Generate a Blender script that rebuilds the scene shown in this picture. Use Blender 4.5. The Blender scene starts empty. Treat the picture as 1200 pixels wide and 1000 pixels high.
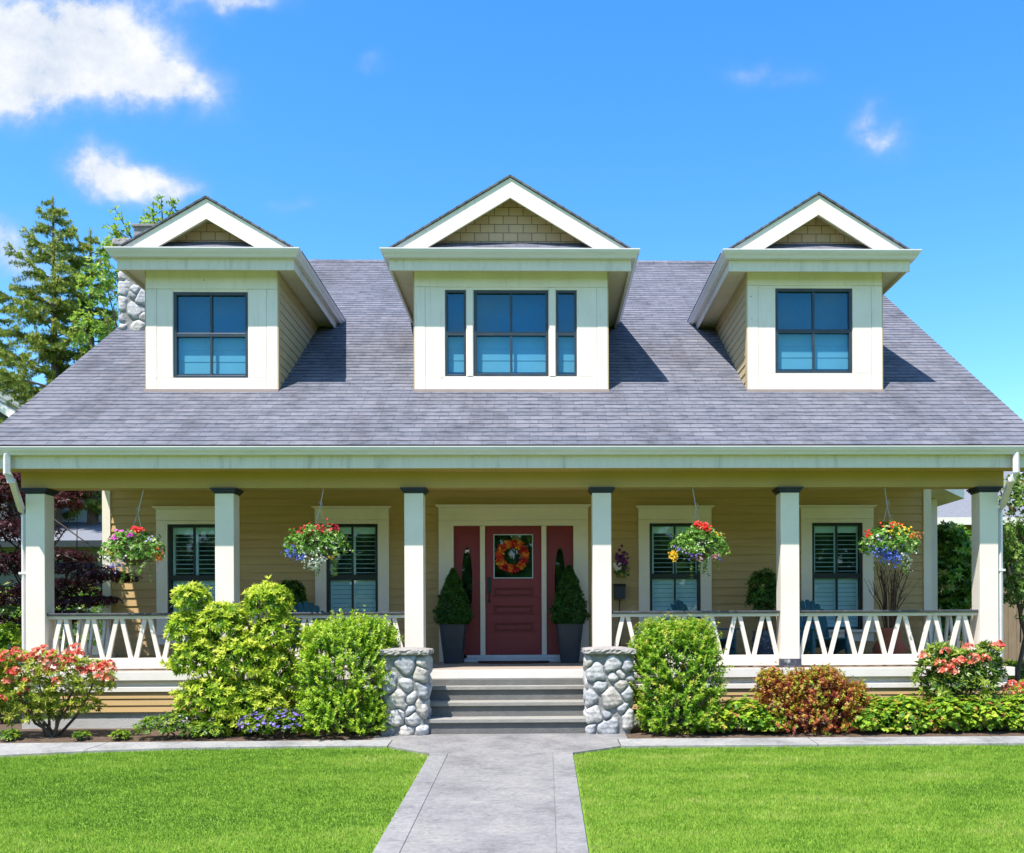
import bpy, math, random
import numpy as np
from mathutils import Vector, Matrix
R = math.radians
C = bpy.context.scene.collection
SC = bpy.context.scene

# ------------------------------------------------------------------ camera
CAM = np.array([0.0, -12.6, 1.40]); FPX, PX, PY = 1100.0, 653.0, 732.0
YAW, ROLL = R(1.1), R(0.25)
cam_d = bpy.data.cameras.new('camera'); cam = bpy.data.objects.new('camera', cam_d); C.objects.link(cam)
cam_d.sensor_width = 36; cam_d.lens = FPX / 1200 * 36
cam_d.shift_x = (600 - PX) / 1200; cam_d.shift_y = (PY - 500) / 1200
cam_d.clip_start = 0.1; cam_d.clip_end = 3000
_r0 = np.array([math.cos(YAW), -math.sin(YAW), 0]); FW = np.array([math.sin(YAW), math.cos(YAW), 0]); _u0 = np.array([0, 0, 1.0])
RT = _r0 * math.cos(ROLL) - _u0 * math.sin(ROLL); UP = _u0 * math.cos(ROLL) + _r0 * math.sin(ROLL)
cam.matrix_world = Matrix(((RT[0], UP[0], -FW[0], CAM[0]), (RT[1], UP[1], -FW[1], CAM[1]), (RT[2], UP[2], -FW[2], CAM[2]), (0, 0, 0, 1)))
SC.camera = cam

# ------------------------------------------------------------------ light and sky
SUN = Vector((-0.50, -0.68, 1.70)).normalized()
sl = bpy.data.lights.new('sun', 'SUN'); sl.energy = 5.0; sl.angle = R(0.53); sl.color = (1.0, 0.95, 0.87)
so = bpy.data.objects.new('sun', sl); C.objects.link(so); so.rotation_euler = SUN.to_track_quat('Z', 'Y').to_euler()
so.location = (-20, -30, 60)
W = bpy.data.worlds.new('World'); SC.world = W; W.use_nodes = True
SC.view_settings.view_transform = 'Standard'; SC.view_settings.look = 'None'; SC.view_settings.exposure = 0.86; SC.view_settings.gamma = 1
SC.cycles.max_bounces = 8; SC.cycles.transparent_max_bounces = 12; SC.cycles.use_denoising = True
SC.cycles.caustics_reflective = False; SC.cycles.caustics_refractive = False


class NT:
    """tiny node-tree helper"""
    def __init__(s, tree):
        s.t = tree; s.n = tree.nodes; s.l = tree.links; s.n.clear()
    def add(s, typ, ins=None, **props):
        n = s.n.new(typ)
        for k, v in props.items(): setattr(n, k, v)
        for k, v in (ins or {}).items():
            if isinstance(v, tuple) and len(v) == 2 and hasattr(v[0], 'outputs'): s.l.new(v[0].outputs[v[1]], n.inputs[k])
            elif hasattr(v, 'outputs'): s.l.new(v.outputs[0], n.inputs[k])
            else: n.inputs[k].default_value = v
        return n
    def math(s, op, a, b=0.0, c=None):
        d = {0: a, 1: b}
        if c is not None: d[2] = c
        return s.add('ShaderNodeMath', d, operation=op)
    def ramp(s, fac, stops, interp='LINEAR'):
        n = s.add('ShaderNodeValToRGB', {0: fac}); cr = n.color_ramp; cr.interpolation = interp
        while len(cr.elements) < len(stops): cr.elements.new(0.5)
        for e, (p, c) in zip(cr.elements, stops): e.position = p; e.color = tuple(c) + (1,) if len(c) == 3 else c
        return n
    def mix(s, fac, a, b, mode='MIX'):
        n = s.add('ShaderNodeMix', data_type='RGBA', blend_type=mode)
        for i, v in ((0, fac), (6, a), (7, b)):
            if hasattr(v, 'outputs'): s.l.new(v.outputs[2] if v.bl_idname == 'ShaderNodeMix' else v.outputs[0], n.inputs[i])
            elif i == 0: n.inputs[0].default_value = v
            else: n.inputs[i].default_value = tuple(v) + (1,)
        return n
    def out(s, node, i=None):
        return node.outputs[2] if node.bl_idname == 'ShaderNodeMix' else node.outputs[0]


def build_world():
    t = NT(W.node_tree)
    sky = t.add('ShaderNodeTexSky', sky_type='NISHITA', sun_disc=False, sun_elevation=math.asin(SUN.z), sun_rotation=math.atan2(SUN.x, SUN.y) % (2 * math.pi),
                altitude=100, air_density=1.0, dust_density=0.3, ozone_density=2.5)
    hs = t.add('ShaderNodeHueSaturation', {'Hue': 0.501, 'Saturation': 1.34, 'Value': 1.85, 'Color': sky})
    tc = t.add('ShaderNodeTexCoord'); xyz = t.add('ShaderNodeSeparateXYZ', {0: (tc, 0)})
    ay = t.math('MAXIMUM', t.math('ABSOLUTE', (xyz, 1)), 0.08)
    u = t.math('DIVIDE', (xyz, 0), ay); v = t.math('DIVIDE', (xyz, 2), ay)
    uv = t.add('ShaderNodeCombineXYZ', {0: u, 1: v, 2: t.math('SIGN', (xyz, 1))})
    wn = t.add('ShaderNodeTexNoise', {'Vector': uv, 'Scale': 6.0, 'Detail': 4.0, 'Roughness': 0.6})
    wv = t.add('ShaderNodeVectorMath', {0: (wn, 1), 1: (0.5, 0.5, 0.5)}, operation='SUBTRACT')
    wv2 = t.add('ShaderNodeVectorMath', {0: wv, 'Scale': 0.10}, operation='SCALE')
    uvw = t.add('ShaderNodeVectorMath', {0: uv, 1: wv2}, operation='ADD')
    wx = t.add('ShaderNodeSeparateXYZ', {0: uvw})
    # soft cumulus patches by direction: (u, v, radius u, radius v, strength)
    spots = [(-0.555, 0.640, 0.105, 0.062, 0.95), (-0.490, 0.600, 0.105, 0.044, 0.95), (-0.405, 0.575, 0.060, 0.028, 0.85), (-0.60, 0.580, 0.085, 0.040, 0.85), (-0.47, 0.63, 0.05, 0.03, 0.6), (-0.468, 0.490, 0.034, 0.020, 0.85), (-0.425, 0.474, 0.052, 0.019, 0.8), (-0.38, 0.458, 0.036, 0.014, 0.55),
             (-0.335, 0.662, 0.060, 0.011, 0.8), (-0.575, 0.405, 0.050, 0.026, 0.62), (-0.54, 0.375, 0.070, 0.020, 0.45), (0.350, 0.538, 0.020, 0.026, 0.50), (0.376, 0.510, 0.028, 0.018, 0.50), (0.235, 0.583, 0.044, 0.016, 0.40),
             (-0.255, 0.452, 0.028, 0.012, 0.36), (-0.18, 0.60, 0.016, 0.012, 0.26), (0.9, 0.5, 0.2, 0.06, 0.9), (-1.3, 0.6, 0.3, 0.09, 1.0)]
    tot = None
    for (a, b, ra, rb, st) in spots:
        dx = t.math('DIVIDE', t.math('SUBTRACT', (wx, 0), a), ra); dy = t.math('DIVIDE', t.math('SUBTRACT', (wx, 1), b), rb)
        d2 = t.math('ADD', t.math('MULTIPLY', dx, dx), t.math('MULTIPLY', dy, dy))
        g = t.math('MULTIPLY', t.math('POWER', 2.718, t.math('MULTIPLY', d2, -1.0)), st)
        tot = g if tot is None else t.math('ADD', tot, g)
    front = t.math('GREATER_THAN', (xyz, 1), 0.0)
    tot = t.math('MULTIPLY', tot, front)
    # scattered clouds behind the viewer
    bn = t.add('ShaderNodeTexNoise', {'Vector': uv, 'Scale': 1.6, 'Detail': 3.0})
    back = t.math('MULTIPLY', t.math('SUBTRACT', 1.0, front), t.math('MULTIPLY', t.math('GREATER_THAN', (xyz, 2), 0.0), t.math('SUBTRACT', bn, 0.12)))
    tot = t.math('ADD', tot, back)
    fb = t.add('ShaderNodeTexNoise', {'Vector': uv, 'Scale': 11.0, 'Detail': 10.0, 'Roughness': 0.68})
    dens = t.math('MULTIPLY', tot, t.math('MULTIPLY_ADD', fb, 3.0, -0.55))
    mask = t.add('ShaderNodeMapRange', {0: dens, 1: 0.0, 2: 1.05, 3: 0.0, 4: 0.95}, interpolation_type='SMOOTHSTEP')
    shade = t.ramp(mask, [(0.0, (3.2, 4.2, 5.6)), (0.5, (5.6, 6.1, 6.8)), (1.0, (7.6, 7.7, 7.8))])
    for e, cc in zip(shade.color_ramp.elements, [(.42, .55, .74), (.74, .80, .90), (1, 1, 1)]): e.color = cc + (1,)
    cv = t.ramp(fb, [(0.30, (0.62, 0.70, 0.82)), (0.62, (1, 1, 1))]); cl = t.mix(1.0, t.mix(1.0, shade, cv, 'MULTIPLY'), (5.9, 5.9, 5.9), 'MULTIPLY')
    col = t.mix(mask, hs, cl)
    bg = t.add('ShaderNodeBackground', {'Strength': 0.10}); t.l.new(t.out(col), bg.inputs[0])
    o = t.add('ShaderNodeOutputWorld', {0: bg})
build_world()


# ------------------------------------------------------------------ pixel rays (used to find where measured things stand)
def ray(px, py): return RT * (px - PX) / FPX + FW + UP * (PY - py) / FPX
def at(px, py, Y):
    d = ray(px, py); return CAM + d * ((Y - CAM[1]) / d[1])
SL = 0.069
def gz(Y): return 0.05 + SL * (max(Y, -18.0) + 1.1) if Y < -1.1 else 0.05
def gnd(px, py):
    d = ray(px, py); t = (0.05 + SL * (CAM[1] + 1.1) - CAM[2]) / (d[2] - SL * d[1]); p = CAM + d * t
    if p[1] > -1.1: p = CAM + d * ((0.05 - CAM[2]) / d[2])
    return p
def pxm(Y): return FPX / (Y - CAM[1])           # pixels per metre at depth Y


# ------------------------------------------------------------------ materials
def new_mat(name):
    m = bpy.data.materials.new(name); m.use_nodes = True; return m, NT(m.node_tree)
def finish(t, bsdf): t.add('ShaderNodeOutputMaterial', {0: bsdf})
MATS = {}
def paint(name, col, var=0.12, rough=0.5, scale=3.0, bump=0.08, stretch=(1, 1, 1), dirt=None, metal=0.0, spec=0.4, bscale=60.0, dirt_amt=0.5, dirt_scale=1.2):
    m, t = new_mat(name); tc = t.add('ShaderNodeTexCoord'); mp = t.add('ShaderNodeMapping', {0: (tc, 3), 'Scale': stretch})
    n = t.add('ShaderNodeTexNoise', {'Vector': mp, 'Scale': scale, 'Detail': 6.0, 'Roughness': 0.65})
    c0 = tuple(c * (1 - var) for c in col); c1 = tuple(min(1, c * (1 + var)) for c in col)
    r = t.ramp(n, [(0.3, c0), (0.7, c1)])
    base = r
    if dirt:
        dn = t.add('ShaderNodeTexNoise', {'Vector': mp, 'Scale': dirt_scale, 'Detail': 8.0, 'Roughness': 0.7})
        dm = t.add('ShaderNodeMapRange', {0: dn, 1: 0.52, 2: 0.75, 3: 0.0, 4: dirt_amt})
        base = t.mix(dm, r, dirt)
    bn = t.add('ShaderNodeTexNoise', {'Vector': mp, 'Scale': bscale, 'Detail': 4.0})
    bp = t.add('ShaderNodeBump', {'Height': bn, 'Strength': bump, 'Distance': 0.02})
    b = t.add('ShaderNodeBsdfPrincipled', {'Roughness': rough, 'Normal': bp, 'Metallic': metal, 'Specular IOR Level': spec})
    t.l.new(t.out(base), b.inputs['Base Color']); finish(t, b); MATS[name] = m; return m

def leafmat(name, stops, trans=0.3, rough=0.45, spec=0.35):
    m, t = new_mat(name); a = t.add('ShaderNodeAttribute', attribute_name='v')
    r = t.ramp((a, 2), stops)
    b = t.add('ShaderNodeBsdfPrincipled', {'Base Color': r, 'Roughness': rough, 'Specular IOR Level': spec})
    tr = t.add('ShaderNodeBsdfTranslucent', {0: r}); mx = t.add('ShaderNodeMixShader', {0: trans, 1: b, 2: tr})
    finish(t, mx); MATS[name] = m; return m

cream = paint('cream_paint', (0.79, 0.71, 0.62), 0.05, 0.5, 2.5, 0.05, dirt=(0.50, 0.46, 0.38), dirt_amt=0.22)
white = paint('white_trim', (0.74, 0.70, 0.64), 0.05, 0.45, 3, 0.05, dirt=(0.45, 0.43, 0.38), dirt_amt=0.25)
gutterm = paint('gutter_metal', (0.66, 0.62, 0.63), 0.05, 0.35, 4, 0.02, stretch=(1, 4, 4), dirt=(0.40, 0.40, 0.38), dirt_amt=0.3)
stained = paint('stained_fascia', (0.69, 0.622, 0.55), 0.06, 0.5, 4, 0.05, stretch=(6, 1, 0.8), dirt=(0.20, 0.19, 0.14), dirt_amt=0.55, dirt_scale=2.0)
siding_m = paint('tan_siding', (0.470, 0.315, 0.140), 0.09, 0.6, 2.0, 0.15, stretch=(0.5, 0.5, 9), dirt=(0.30, 0.23, 0.12), dirt_amt=0.25)
beam_m = paint('tan_beam', (0.45, 0.312, 0.115), 0.06, 0.55, 1.5, 0.05, dirt=(0.36, 0.30, 0.14), dirt_amt=0.3)
dark = paint('dark_charcoal', (0.025, 0.030, 0.036), 0.2, 0.45, 5, 0.1, dirt=(0.12, 0.12, 0.12), dirt_amt=0.3)
railcap = paint('rail_cap_paint', (0.06, 0.065, 0.075), 0.25, 0.4, 6, 0.1, dirt=(0.25, 0.25, 0.25), dirt_amt=0.4, dirt_scale=8)
chipped = paint('chipped_plinth', (0.05, 0.055, 0.075), 0.2, 0.5, 6, 0.2, dirt=(0.75, 0.73, 0.68), dirt_amt=1.0, dirt_scale=9)
black = paint('black_window_frame', (0.012, 0.016, 0.018), 0.2, 0.35, 5, 0.02)
bluefr = paint('dark_blue_sash', (0.03, 0.045, 0.06), 0.2, 0.35, 5, 0.02)
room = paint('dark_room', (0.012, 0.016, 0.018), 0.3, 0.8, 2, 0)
blind = paint('window_blind', (0.46, 0.48, 0.49), 0.06, 0.7, 3, 0)
louver = paint('white_shutter', (0.80, 0.90, 0.95), 0.04, 0.5, 3, 0)
door_m = paint('red_door', (0.225, 0.021, 0.034), 0.12, 0.36, 3.0, 0.12, stretch=(8, 8, 0.8), bscale=30)
deck_m = paint('deck_boards', (0.36, 0.29, 0.235), 0.2, 0.6, 3, 0.2, stretch=(0.6, 8, 1))
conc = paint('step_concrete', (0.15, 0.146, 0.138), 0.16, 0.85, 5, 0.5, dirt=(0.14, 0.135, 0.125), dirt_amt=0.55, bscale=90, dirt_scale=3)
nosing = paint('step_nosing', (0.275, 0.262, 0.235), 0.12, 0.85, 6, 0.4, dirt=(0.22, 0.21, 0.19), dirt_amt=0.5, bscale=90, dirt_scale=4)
found = paint('foundation_concrete', (0.42, 0.42, 0.42), 0.1, 0.9, 4, 0.4, dirt=(0.2, 0.2, 0.19), dirt_amt=0.5)
capstone = paint('cap_stone', (0.30, 0.275, 0.26), 0.25, 0.85, 9, 0.8, dirt=(0.14, 0.13, 0.12), dirt_amt=0.5, bscale=40)
planter_m = paint('slate_planter', (0.030, 0.042, 0.055), 0.2, 0.4, 4, 0.05)
terra = paint('terracotta', (0.36, 0.105, 0.055), 0.12, 0.75, 5, 0.1)
speck = paint('speckled_glaze', (0.05, 0.075, 0.12), 0.3, 0.25, 9, 0.05, dirt=(0.55, 0.58, 0.6), dirt_amt=1.0, dirt_scale=26)
teal = paint('teal_chair_paint', (0.015, 0.105, 0.15), 0.12, 0.45, 4, 0.05)
bark = paint('bark', (0.13, 0.095, 0.07), 0.3, 0.9, 8, 0.9, stretch=(3, 3, 0.6), bscale=30)
darkbark = paint('dark_bark', (0.045, 0.030, 0.026), 0.3, 0.9, 8, 0.6)
twig = paint('brown_twigs', (0.10, 0.05, 0.03), 0.3, 0.8, 8, 0.3)
soil = paint('garden_soil', (0.10, 0.065, 0.042), 0.4, 0.95, 14, 1.0, bscale=60)
wire = paint('hanger_wire', (0.45, 0.45, 0.42), 0.1, 0.4, 5, 0, metal=0.5)
basket_m = paint('moss_basket', (0.10, 0.09, 0.04), 0.4, 0.95, 30, 1.0)
mat_m = paint('coir_mat', (0.06, 0.025, 0.02), 0.4, 0.95, 60, 0.8)
fence_m = paint('fence_wood', (0.26, 0.19, 0.12), 0.2, 0.8, 4, 0.3, stretch=(8, 8, 1))
nwall = paint('neighbour_wall', (0.11, 0.12, 0.13), 0.1, 0.8, 4, 0.1)
nroof = paint('neighbour_roof', (0.17, 0.18, 0.21), 0.25, 0.9, 14, 0.4, stretch=(1, 3, 3))
nbrown = paint('neighbour_brown_wall', (0.20, 0.15, 0.085), 0.1, 0.8, 4, 0.1)
metal_sill = paint('threshold_metal', (0.50, 0.55, 0.62), 0.08, 0.35, 5, 0.02, metal=0.3)

def glass_mat(name, tint, refl, rtint):
    m, t = new_mat(name)
    tr = t.add('ShaderNodeBsdfTransparent', {0: tint + (1,)}); gl = t.add('ShaderNodeBsdfGlossy', {0: rtint + (1,), 'Roughness': 0.02})
    lw = t.add('ShaderNodeLayerWeight', {0: 0.5}); f = t.math('ADD', t.math('MULTIPLY', t.math('POWER', (lw, 1), 5.0), 0.85), refl + 0.04)
    tc = t.add('ShaderNodeTexCoord'); n = t.add('ShaderNodeTexNoise', {'Vector': (tc, 3), 'Scale': 1.3, 'Detail': 0.0})
    bp = t.add('ShaderNodeBump', {'Height': n, 'Strength': 0.05, 'Distance': 0.02}); t.l.new(bp.outputs[0], gl.inputs['Normal'])
    mx = t.add('ShaderNodeMixShader', {0: f, 1: tr, 2: gl}); finish(t, mx); return m
glass_up = glass_mat('sky_tinted_glass', (0.46, 0.80, 0.92), 0.09, (0.24, 0.66, 0.92))  # blue of the mirrored sky put into the tint and gloss colour
glass_porch = glass_mat('porch_window_glass', (0.74, 0.93, 0.98), 0.02, (0.8, 0.95, 1.0))
glass_door = glass_mat('door_glass', (0.6, 0.72, 0.78), 0.06, (0.8, 0.9, 0.95))

def shingle_mat():
    m, t = new_mat('roof_shingles'); tc = t.add('ShaderNodeTexCoord')
    br = t.add('ShaderNodeTexBrick', {'Vector': (tc, 2), 'Color1': (0.122, 0.131, 0.160, 1), 'Color2': (0.164, 0.170, 0.200, 1), 'Mortar': (0.066, 0.070, 0.088, 1), 'Scale': 1.0,
               'Mortar Size': 0.005, 'Mortar Smooth': 0.6, 'Bias': 0.0, 'Brick Width': 0.31, 'Row Height': 0.14}, offset=0.37, offset_frequency=2)
    br2 = t.add('ShaderNodeTexBrick', {'Vector': (tc, 2), 'Color1': (0.90, 0.90, 0.93, 1), 'Color2': (1.12, 1.06, 1.05, 1), 'Mortar': (1, 1, 1, 1), 'Scale': 1.0,
               'Mortar Size': 0.0, 'Bias': 0.0, 'Brick Width': 0.93, 'Row Height': 0.14}, offset=0.61, offset_frequency=3)
    c = t.mix(0.8, br, br2, 'MULTIPLY')
    mp = t.add('ShaderNodeMapping', {0: (tc, 2), 'Scale': (1.0, 0.42, 1)})
    sn = t.add('ShaderNodeTexNoise', {'Vector': mp, 'Scale': 1.0, 'Detail': 9.0, 'Roughness': 0.72})
    sm = t.add('ShaderNodeMapRange', {0: sn, 1: 0.49, 2: 0.74, 3: 0.0, 4: 0.80})
    c2 = t.mix(sm, c, (0.055, 0.052, 0.06))
    dp = t.add('ShaderNodeMapping', {0: (tc, 2), 'Scale': (5.2, 14.0, 1)}); da = t.add('ShaderNodeTexNoise', {'Vector': dp, 'Scale': 1.0, 'Detail': 3.0, 'Roughness': 0.6})
    dr = t.ramp(da, [(0.36, (0.58, 0.58, 0.62)), (0.50, (1.0, 1.0, 1.0)), (0.70, (1.14, 1.12, 1.12))]); c2 = t.mix(0.75, c2, dr, 'MULTIPLY')
    gn = t.add('ShaderNodeTexNoise', {'Vector': (tc, 2), 'Scale': 160.0, 'Detail': 2.0})
    gr = t.ramp(gn, [(0.3, (0.80, 0.80, 0.80)), (0.7, (1.2, 1.2, 1.2))]); c3 = t.mix(0.6, c2, gr, 'MULTIPLY')
    bp = t.add('ShaderNodeBump', {'Height': gn, 'Strength': 0.3, 'Distance': 0.01})
    b = t.add('ShaderNodeBsdfPrincipled', {'Roughness': 0.9, 'Normal': bp, 'Specular IOR Level': 0.2}); t.l.new(t.out(c3), b.inputs['Base Color']); finish(t, b); return m
shingles = shingle_mat()

def nailed_paint():
    m, t = new_mat('nailed_cream_paint'); tc = t.add('ShaderNodeTexCoord')
    n = t.add('ShaderNodeTexNoise', {'Vector': (tc, 3), 'Scale': 2.5, 'Detail': 7.0}); r = t.ramp(n, [(0.3, (0.735, 0.655, 0.57)), (0.7, (0.81, 0.73, 0.645))])
    vo = t.add('ShaderNodeTexVoronoi', {'Vector': (tc, 3), 'Scale': 4.2, 'Randomness': 1.0}); sp = t.ramp(vo, [(0.03, (0.42, 0.38, 0.32)), (0.06, (1, 1, 1))]); c = t.mix(1.0, r, sp, 'MULTIPLY')
    mp = t.add('ShaderNodeMapping', {0: (tc, 3), 'Scale': (7, 1, 0.7)}); dn = t.add('ShaderNodeTexNoise', {'Vector': mp, 'Scale': 1.6, 'Detail': 8.0, 'Roughness': 0.75}); dm = t.add('ShaderNodeMapRange', {0: dn, 1: 0.54, 2: 0.80, 3: 0.0, 4: 0.45}); c = t.mix(dm, c, (0.36, 0.32, 0.25))
    b = t.add('ShaderNodeBsdfPrincipled', {'Roughness': 0.5}); t.l.new(t.out(c), b.inputs['Base Color']); finish(t, b); return m
nailed = nailed_paint()
def gable_shingle_mat():
    m, t = new_mat('gable_shakes'); tc = t.add('ShaderNodeTexCoord')
    br = t.add('ShaderNodeTexBrick', {'Vector': (tc, 2), 'Color1': (0.45, 0.30, 0.19, 1), 'Color2': (0.53, 0.365, 0.24, 1), 'Mortar': (0.14, 0.105, 0.065, 1), 'Scale': 1.0,
               'Mortar Size': 0.006, 'Bias': 0.0, 'Brick Width': 0.21, 'Row Height': 0.125}, offset=0.4)
    b = t.add('ShaderNodeBsdfPrincipled', {'Base Color': br, 'Roughness': 0.7}); finish(t, b); return m
shakes = gable_shingle_mat()

def stone_mat():
    m, t = new_mat('river_stone'); a = t.add('ShaderNodeAttribute', attribute_name='v'); tc = t.add('ShaderNodeTexCoord')
    r = t.ramp((a, 2), [(0.0, (0.26, 0.255, 0.24)), (0.09, (0.26, 0.255, 0.24)), (0.12, (0.24, 0.25, 0.275)), (0.35, (0.35, 0.355, 0.375)), (0.60, (0.45, 0.445, 0.445)), (0.85, (0.54, 0.515, 0.48)), (1.0, (0.42, 0.375, 0.325))])
    n = t.add('ShaderNodeTexNoise', {'Vector': (tc, 3), 'Scale': 16.0, 'Detail': 8.0, 'Roughness': 0.7})
    nr = t.ramp(n, [(0.32, (0.48, 0.48, 0.50)), (0.62, (1.15, 1.15, 1.15))]); c = t.mix(0.85, r, nr, 'MULTIPLY')
    bn = t.add('ShaderNodeTexNoise', {'Vector': (tc, 3), 'Scale': 24.0, 'Detail': 8.0, 'Roughness': 0.65}); bp = t.add('ShaderNodeBump', {'Height': bn, 'Strength': 0.7, 'Distance': 0.02})
    b = t.add('ShaderNodeBsdfPrincipled', {'Roughness': 0.85, 'Normal': bp}); t.l.new(t.out(c), b.inputs['Base Color']); finish(t, b); return m
stone = stone_mat()

def path_mat(name, col, warm):
    m, t = new_mat(name); tc = t.add('ShaderNodeTexCoord')
    n = t.add('ShaderNodeTexNoise', {'Vector': (tc, 3), 'Scale': 1.6, 'Detail': 10.0, 'Roughness': 0.7})
    r = t.ramp(n, [(0.30, tuple(c * 0.58 for c in col)), (0.5, col), (0.68, warm)])
    n2 = t.add('ShaderNodeTexNoise', {'Vector': (tc, 3), 'Scale': 22.0, 'Detail': 6.0, 'Roughness': 0.7}); r2 = t.ramp(n2, [(0.3, (0.70, 0.70, 0.70)), (0.7, (1.14, 1.14, 1.14))])
    c = t.mix(0.8, r, r2, 'MULTIPLY')
    mp = t.add('ShaderNodeMapping', {0: (tc, 3), 'Rotation': (0, 0, 0.5), 'Scale': (1, 2.4, 1)})
    vn = t.add('ShaderNodeTexNoise', {'Vector': mp, 'Scale': 2.6, 'Detail': 5.0, 'Distortion': 1.2})
    cr = t.ramp(vn, [(0.470, (1, 1, 1)), (0.492, (0.72, 0.72, 0.74)), (0.515, (1, 1, 1))])
    c = t.mix(0.8, c, cr, 'MULTIPLY')
    hh = t.math('ADD', n2, t.math('MULTIPLY', vn, 3.0))
    bp = t.add('ShaderNodeBump', {'Height': hh, 'Strength': 0.45, 'Distance': 0.012})
    b = t.add('ShaderNodeBsdfPrincipled', {'Roughness': 0.75, 'Normal': bp, 'Specular IOR Level': 0.3}); t.l.new(t.out(c), b.inputs['Base Color']); finish(t, b); return m
path_m = path_mat('stamped_concrete', (0.222, 0.213, 0.209), (0.275, 0.26, 0.245))
border_m = path_mat('stamped_border', (0.236, 0.228, 0.225), (0.275, 0.263, 0.252))
walk_m = path_mat('sidewalk_concrete', (0.285, 0.28, 0.27), (0.345, 0.33, 0.31))

def lawn_mat():
    m, t = new_mat('lawn_ground'); tc = t.add('ShaderNodeTexCoord')
    n = t.add('ShaderNodeTexNoise', {'Vector': (tc, 3), 'Scale': 5.0, 'Detail': 8.0})
    r = t.ramp(n, [(0.3, (0.10, 0.19, 0.02)), (0.7, (0.16, 0.27, 0.034))])
    b = t.add('ShaderNodeBsdfPrincipled', {'Base Color': r, 'Roughness': 0.95, 'Specular IOR Level': 0.1}); finish(t, b); return m
lawn_m = lawn_mat()


# ------------------------------------------------------------------ objects
def tag(o, label=None, cat=None, group=None, kind=None):
    for k, v in (('label', label), ('category', cat), ('group', group), ('kind', kind)):
        if v: o[k] = v
    return o
def thing(name, loc, label, cat, group=None, rz=0.0):
    o = bpy.data.objects.new(name, None); C.objects.link(o); o.location = tuple(float(x) for x in loc); o.rotation_euler = (0, 0, rz); o.empty_display_size = 0.2
    return tag(o, label, cat, group)
def origin_of(parent):
    v = np.zeros(3)
    while parent is not None:
        v = v + np.array(parent.location); parent = parent.parent
    return v
def np_mesh(name, V, F, m, parent=None, v=None, smooth=False, local=False, uv=None):
    V = np.asarray(V, dtype=np.float32).reshape(-1, 3)
    if parent is not None and not local: V = V - origin_of(parent).astype(np.float32)
    F = np.asarray(F, dtype=np.int32); k = F.shape[1]; nF = len(F)
    me = bpy.data.meshes.new(name); me.vertices.add(len(V)); me.vertices.foreach_set('co', V.ravel())
    me.loops.add(nF * k); me.loops.foreach_set('vertex_index', F.ravel()); me.polygons.add(nF)
    me.polygons.foreach_set('loop_start', np.arange(0, nF * k, k, dtype=np.int32))
    if smooth: me.polygons.foreach_set('use_smooth', np.ones(nF, dtype=bool))
    if v is not None:
        a = me.attributes.new('v', 'FLOAT', 'POINT'); a.data.foreach_set('value', np.asarray(v, dtype=np.float32))
    me.update(calc_edges=True); me.materials.append(m)
    o = bpy.data.objects.new(name, me); C.objects.link(o)
    if parent is not None: o.parent = parent
    return o

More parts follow.
